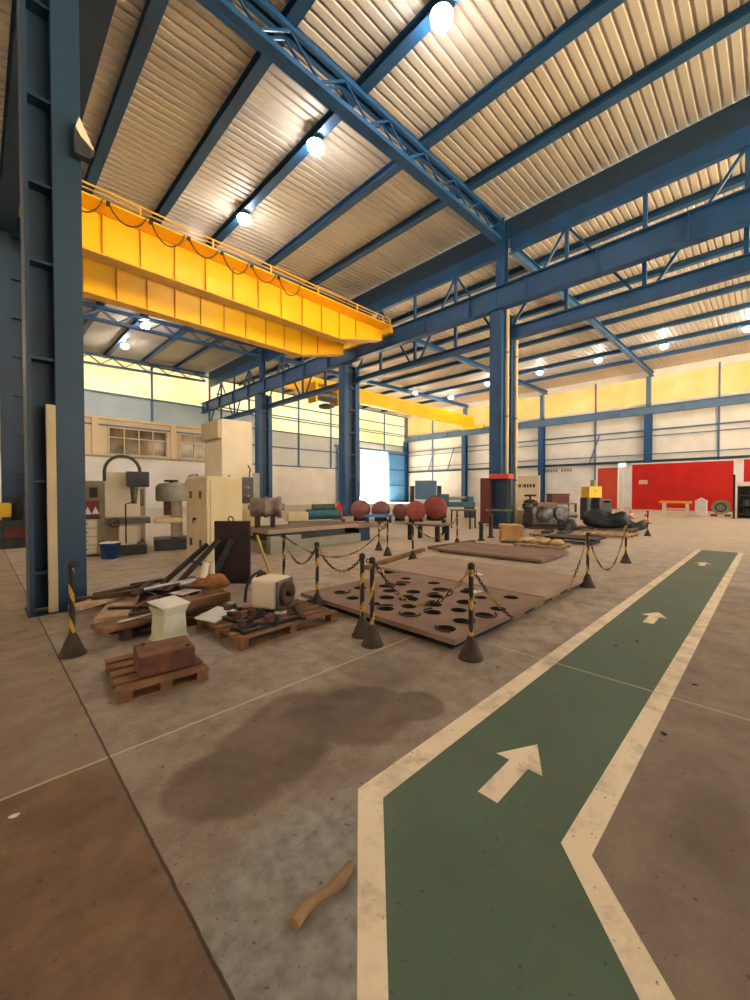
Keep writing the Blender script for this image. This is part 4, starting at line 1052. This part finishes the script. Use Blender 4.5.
# machinery heap right of middle column
t=thing('gearbox','large grey gearbox with finned housings right of the middle column','machine',(18.2,7.2,0),math.radians(-45))
q=MB(); q.box(-.9,.7,-.5,.5,.15,1.0); q.build('housing',M['greysteel'],t,bevel=.06)
q=MB(); q.lathe([(.15,-.25),(.3,-.22),(.36,.0),(.36,.25),(.2,.3)],20,(-.4,-.52,.65),'y'); q.build('round_cover',M['greysteel'],t)
q=MB(); q.lathe([(.3,-.15),(.34,.0),(.3,.2)],20,(.35,-.5,.7),'y'); q.build('side_cover',M['greysteel'],t)
q=MB(); q.box(-1,.8,-.55,.55,0,.1495); q.build('skid',M['wooddark'],t)
q=MB(); q.cyl((.7,0,.6),(1.3,0,.6),.12,n=14); q.build('shaft',M['silver'],t)
q=MB(); q.box(-.6,.3,-.3,.3,1.0005,1.15); q.build('top_cover',M['plate'],t,bevel=.02)
t=thing('drive_unit','teal drive unit on the floor just right of the middle column','machine',(19.4,8.1,0),math.radians(-45))
q=MB(); q.box(-.7,.5,-.3,.3,.0,.55); q.build('base',M['teal'],t,bevel=.03)
q=MB(); q.cyl((-.5,0,.8),(.3,0,.8),.25,n=16); q.build('motor',M['grayblue'],t)
q=MB(); q.box(.31,.5,-.2,.2,.5505,1.1); q.build('end_box',M['bluedark'],t)
t=thing('valve_assembly','brown dirty valve assembly standing on the bench beside the middle column','valve',(20.2,8.9,0),0)
q=MB(); q.box(-.5,.5,-.5,.5,0,.7); q.build('stand',M['strip'],t,bevel=.02)
q=MB(); q.lathe([(.3,.7),(.4,.8),(.28,1.0),(.35,1.15),(.15,1.25)],16); q.build('body',M['rust'],t)
q=MB(); q.torus((0,0,1.45),.25,.05,'z',18,8); q.cyl((0,0,1.25),(0,0,1.46),.05,n=8); q.build('handwheel',M['rust'],t)
q=MB(); q.cyl((-.7,0,.95),(.7,0,.95),.12,n=12); q.build('cross_pipe',M['wooddark'],t)
blob('tarpaulin','dark navy tarpaulin bundled over goods on a pallet','tarpaulin',(18.35,4.95,.142),(.5,.85,.62),'tarp',5,0,None,30,15,.22,.4,.35)
blob('tarpaulin','smaller dark folded tarpaulin at the left end of the bundle','tarpaulin',(17.0,6.0,.0),(.4,.35,.42),'tarp',8,0,None,22,11,.25,.45,.4)
blob('tarpaulin','low grey tarpaulin folded at the right end of the bundle','tarpaulin',(19.9,4.2,.0),(.4,.4,.36),'machdark',9,0,None,22,11,.25,.45,.4)
# yellow box machine on dark stand and neighbours
t=thing('yellow_machine','yellow box machine on a dark stand in front of the red door panel','machine',(25.5,7.6,0),math.radians(-35))
q=MB(); q.box(-.42,.42,-.35,.35,1.3,1.95); q.build('yellow_box',M['yellow'],t,bevel=.03)
q=MB(); q.box(-.1,.1,-.365,-.3505,1.6,1.8); q.build('plate',M['cranedull'],t)
for x in (-.4,.4):
    q=MB(); q.box(x-.1,x+.1,-.3,.3,0,1.2995); q.build('stand',M['machdark'],t)
q=MB(); q.box(-.4,.4,-.2,.2,.4,.6); q.build('cross_shelf',M['maroon'],t)
t=thing('steel_table','long table with clutter under the maroon box','table',(26,9.6,0),math.radians(-35))
q=MB(); q.box(-1.6,1.0,-.4,.4,.85,.93); q.build('table_top',M['plate'],t)
for x in (-1.5,.9):
    for y in (-.35,.35):
        q=MB(); q.box(x-.05,x+.05,y-.05,y+.05,0,.8495); q.build('leg',M['darksteel'],t)
t=thing('tool_box','maroon box standing on the table left of the yellow machine','box',(26,9.6,.931),math.radians(-35))
q=MB(); q.box(-.7,.5,-.3,.3,0,.5); q.build('body',M['maroon'],t,bevel=.02)
q=MB(); q.box(-.72,.52,-.32,.32,.5005,.6); q.build('lid',M['maroon'],t,bevel=.02)
t=thing('tool_cart','dark cart beside the exit sign wall','cart',(30.5,8.5,0),math.radians(-35))
q=MB(); q.box(-.6,.6,-.35,.35,.25,.9); q.build('body',M['machdark'],t,bevel=.02)
q=MB(); q.box(-.6,.6,-.35,.35,1.05,1.12); q.build('top_tray',M['greysteel'],t)
for x in (-.5,.5):
    q=MB(); q.box(x-.03,x+.03,-.3,.3,.9005,1.0495); q.build('tray_support',M['darksteel'],t)
    q=MB(); q.cyl((x,-.36,.12),(x,.36,.12),.12,n=14); q.build('wheel',M['black'],t)
t=thing('post_stand','slim grey pillar stand in front of the white wall by the exit sign','stand',(31.5,9.3,0))
q=MB(); q.box(-.3,.3,-.3,.3,0,.05); q.build('foot',M['machdark'],t)
q=MB(); q.box(-.14,.14,-.14,.14,.05,2.5); q.build('pillar',M['machgrey'],t)

# ---- red panels, signs
def red_panel(x,y0,y1,h,lab,mat='red',zb=.12):
    t=thing('partition_panel',lab,'partition',(x,y0,0)); L=y1-y0
    q=MB(); q.box(0,.12,.06,L-.06,zb,h-.1); q.build('sheet',M[mat],t)
    q=MB(); q.box(-.03,.15,0,.0595,0,h); q.box(-.03,.15,L-.0595,L,0,h); q.box(-.03,.15,.06,L-.06,h-.0995,h); q.build('frame',M['whitewall'],t)
    q=MB(); q.box(-.06,.18,.0605,L-.0605,0,zb-.0005); q.build('kerb',M['plaster'],t)
    return t
XP=41.0
red_panel(XP,2.2,9.0,4.15,'big bright red partition panel along the far side')
red_panel(XP,-4.0,1.75,4.2,'second bright red panel at the right edge','red',1.6)
red_panel(XP,10.0,11.75,3.95,'narrow faded red door panel left of the exit sign','redpale')
# wall sign on red panel
t=thing('wall_sign','small white plaque with red writing on the big red panel','sign',(XP-.035,8.1,2.5))
q=MB(); q.box(0,.03,-.3,.3,-.17,.17); q.build('plaque',M['white'],t)
q=MB()
for r in (-.09,.07):
    for k_ in range(6): q.box(-.006,-.0005,-.25+.085*k_,-.19+.085*k_,r-.035,r+.035)
q.build('lettering',M['redpale'],t)
t=thing('exit_sign','glowing green exit sign high beside the big red panel','sign',(XP-.1,9.7,4.05))
q=MB(); q.box(.0,.08,-.26,.26,-.16,.16); q.build('lit_face',M['exit'],t)
q=MB(); q.box(.0805,.12,-.29,.29,-.19,.19); q.build('back_box',M['white'],t)
q=MB(); q.box(.1205,.2,-.05,.05,-4.05,.1); q.build('stem',M['white'],t)
# beige text boards by far wall
t=thing('notice_board','beige board with dark writing behind the valve assembly','board',(35,16.0,0),0)
q=MB(); q.box(0,.1,-1.4,1.45,.3,3.1); q.build('board',M['beige'],t)
q=MB()
xx=-1.0
for i,w_ in enumerate((.26,.22,.2,.26,.1,.24,.22)):
    q.box(-.012,-.0005,xx,xx+w_-.05,2.05,2.35); xx+=w_+.05
q.build('lettering',M['machdark'],t)
for y in (-1.2,1.2):
    q=MB(); q.box(0,.1,y-.06,y+.06,0,.2995); q.build('leg',M['machgrey'],t)
t=thing('wall_lettering','small dark lettering high on the white wall above the machinery','sign',(XW-.03,19.3,4.35))
q=MB(); xx=-1.6
for i in range(10):
    if i!=4: q.box(-.02,0,xx,xx+.26,-.18,.18)
    xx+=.34
q.build('lettering',M['machgrey'],t)
# yellow bench, bin, reel, rack in front of red panel
t=thing('steel_bench','long yellow topped bench in front of the red panel','bench',(34.6,4.35,0),math.radians(0))
q=MB(); q.box(-.4,.4,-.3,1.45,.86,1.0); q.build('bench_top',M['orange'] if False else mk('amber_bench_top',(236,176,60),None,3,.5),t,bevel=.01)
for y in (-.1,1.2):
    for x in (-.3,.3):
        q=MB(); q.box(x-.06,x+.06,y-.06,y+.06,0,.8595); q.build('leg',M['white'],t)
q=MB(); q.box(-.03,.03,-.03,1.13,.4,.5); q.build('stretcher',M['white'],t)
t=thing('waste_bin','white bin with peaked lid in front of the red panel','bin',(34.5,3.5,0))
q=MB(); q.box(-.3,.3,-.3,.3,0,1.0); q.build('bin_body',M['white'],t,bevel=.03)
q=MB(); q.add([(-.34,-.36,1.0),(.34,-.36,1.0),(.34,.36,1.0),(-.34,.36,1.0),(-.3,0,1.25),(.3,0,1.25)],[(0,3,2,1),(0,1,5,4),(2,3,4,5),(1,2,5),(3,0,4)]); q.build('bin_lid',M['white'],t)
t=thing('cable_drum','olive grey cable drum standing before the red panel','drum',(35.4,2.55,0),0)
q=MB()
for x in (-.3,.26):
    q=MB(); q.lathe([(.48,x),(.48,x+.05)],28,(0,0,.6),'x'); q.build('drum_flange',M['machgrey'],t)
q=MB(); q.cyl((-.25,0,.6),(.26,0,.6),.32,n=22); q.build('core',M['wooddark'],t)
q=MB(); q.torus((-.32,0,.6),.27,.05,'x',24,8); q.build('ring',M['green'],t)
q=MB(); q.box(-.35,.35,-.5,-.2,0,.14); q.box(-.35,.35,.2,.5,0,.14); q.build('chock',M['wood'],t)
t=thing('parts_rack','dark rack with a white top shelf at the right edge','rack',(33.6,1.05,0),0)
for y in (-1.2,.55):
    for x in (-.3,.3):
        q=MB(); q.box(x-.04,x+.04,y-.04,y+.04,0,2.0); q.build('upright',M['black'],t)
q=MB(); q.box(-.35,.35,-1.3,.65,2.0005,2.25); q.build('top_shelf',M['white'],t)
for z in (.25,.8,1.4):
    q=MB(); q.box(-.34,.34,-1.25,.6,z-.03,z+.03); q.build('shelf',M['machdark'],t)
q=MB(); q.box(.3405,.36,-1.25,.6,.0,1.99); q.build('back_panel',M['black'],t)
for i,(y,z,s,mm) in enumerate(((.2,.28,.3,'black'),(-.4,.28,.34,'darksteel'),(.2,.83,.3,'machdark'),(-.5,.83,.3,'black'),(-.1,1.43,.3,'darksteel'))):
    q=MB(); q.lathe([(s*.5,0.001),(s*.55,.1),(s*.5,s),(s*.2,s+.05)],12); tag(q.build('black_canister',M[mm],None,(33.55,y+1.05,z)),'dark canister on the shelves of the black rack','canister','dark canisters on the black rack')
t=thing('shelf_post','thin dark post leaning between the two red panels','post',(33.0,1.78,0))
q=MB(); q.box(-.05,.05,-.05,.05,.02,2.7); q.build('pole',M['darksteel'],t); q=MB(); q.box(-.15,.15,-.15,.15,0,.0195); q.build('foot',M['darksteel'],t)
for i,(x,y) in enumerate(((28.2,6.2),(24.5,4.7))):
    t=thing('traffic_cone',('orange traffic cone in front of the red panel corner','orange traffic cone right of its twin by the red panel')[i],'cone',(x,y,0))
    q=MB(); q.lathe([(.15,.03),(.045,.5),(.03,.52)],16); q.build('cone',M['orange'],t)
    q=MB(); q.box(-.22,.22,-.22,.22,0,.03); q.build('base',M['black'],t)
    q=MB(); q.lathe([(.112,.21),(.083,.34)],16); q.build('reflective_band',M['white'],t)

# ------------------------------------------------------------------ rolled cardboard tube on the floor
q=MB(); n=9; pts=[]; rr=[]
for i in range(n):
    u=i/(n-1); pts.append((.31*u-.155,.012*math.sin(u*7)+.0,.027+.004*math.sin(u*5))); rr.append(.020+.0035*math.sin(u*9+1))
q.tube(pts,rr,10); 
tag(q.build('cardboard_tube',M['cart'],None,(.955,1.23,0),(0,0,.08)),'crumpled brown cardboard tube lying on the floor beside the lane','tube')
for i,(x,y) in enumerate(((4.7,1.15),(5.0,1.02),(4.2,.45),(.115,2.63),(3.2,.5))):
    blob('floor_debris',('dark leaf like scrap on the green lane','second dark scrap further along the green lane','dark scrap right of the lane by the floor joint','white chip on the brown floor slab','small dark chip at the edge line')[i],'debris',(x,y,.003),(.022,.014,.01),'paper' if i==3 else 'darksteel',40+i,i)

# ------------------------------------------------------------------ world, camera, view
w=bpy.data.worlds.new('sky'); S.world=w; w.use_nodes=True
bg=w.node_tree.nodes['Background']; bg.inputs[0].default_value=(.86,.94,1,1); bg.inputs[1].default_value=1.0
sl=bpy.data.lights.new('sun','SUN'); sl.energy=62; sl.color=(1,.85,.62); sl.angle=math.radians(.6)
so=bpy.data.objects.new('sun',sl); COL.objects.link(so); so.rotation_euler=Vector((.25,-.55,-1)).to_track_quat('-Z','Y').to_euler()

cam=bpy.data.cameras.new('camera'); co=bpy.data.objects.new('camera',cam); COL.objects.link(co)
cam.sensor_fit='HORIZONTAL'; cam.sensor_width=36; cam.lens=400/750*36; cam.clip_start=.05; cam.clip_end=500
co.location=(0,0,H); co.rotation_euler=(PI/2-math.atan(7.5/400),0,math.radians(-45))
S.camera=co
S.view_settings.view_transform='Standard'; S.view_settings.look='None'; S.view_settings.gamma=1; S.view_settings.use_curve_mapping=False
S.view_settings.exposure=0.95
S.cycles.use_denoising=True
S.cycles.max_bounces=8; S.cycles.diffuse_bounces=5; S.cycles.glossy_bounces=3
S.cycles.sample_clamp_indirect=8
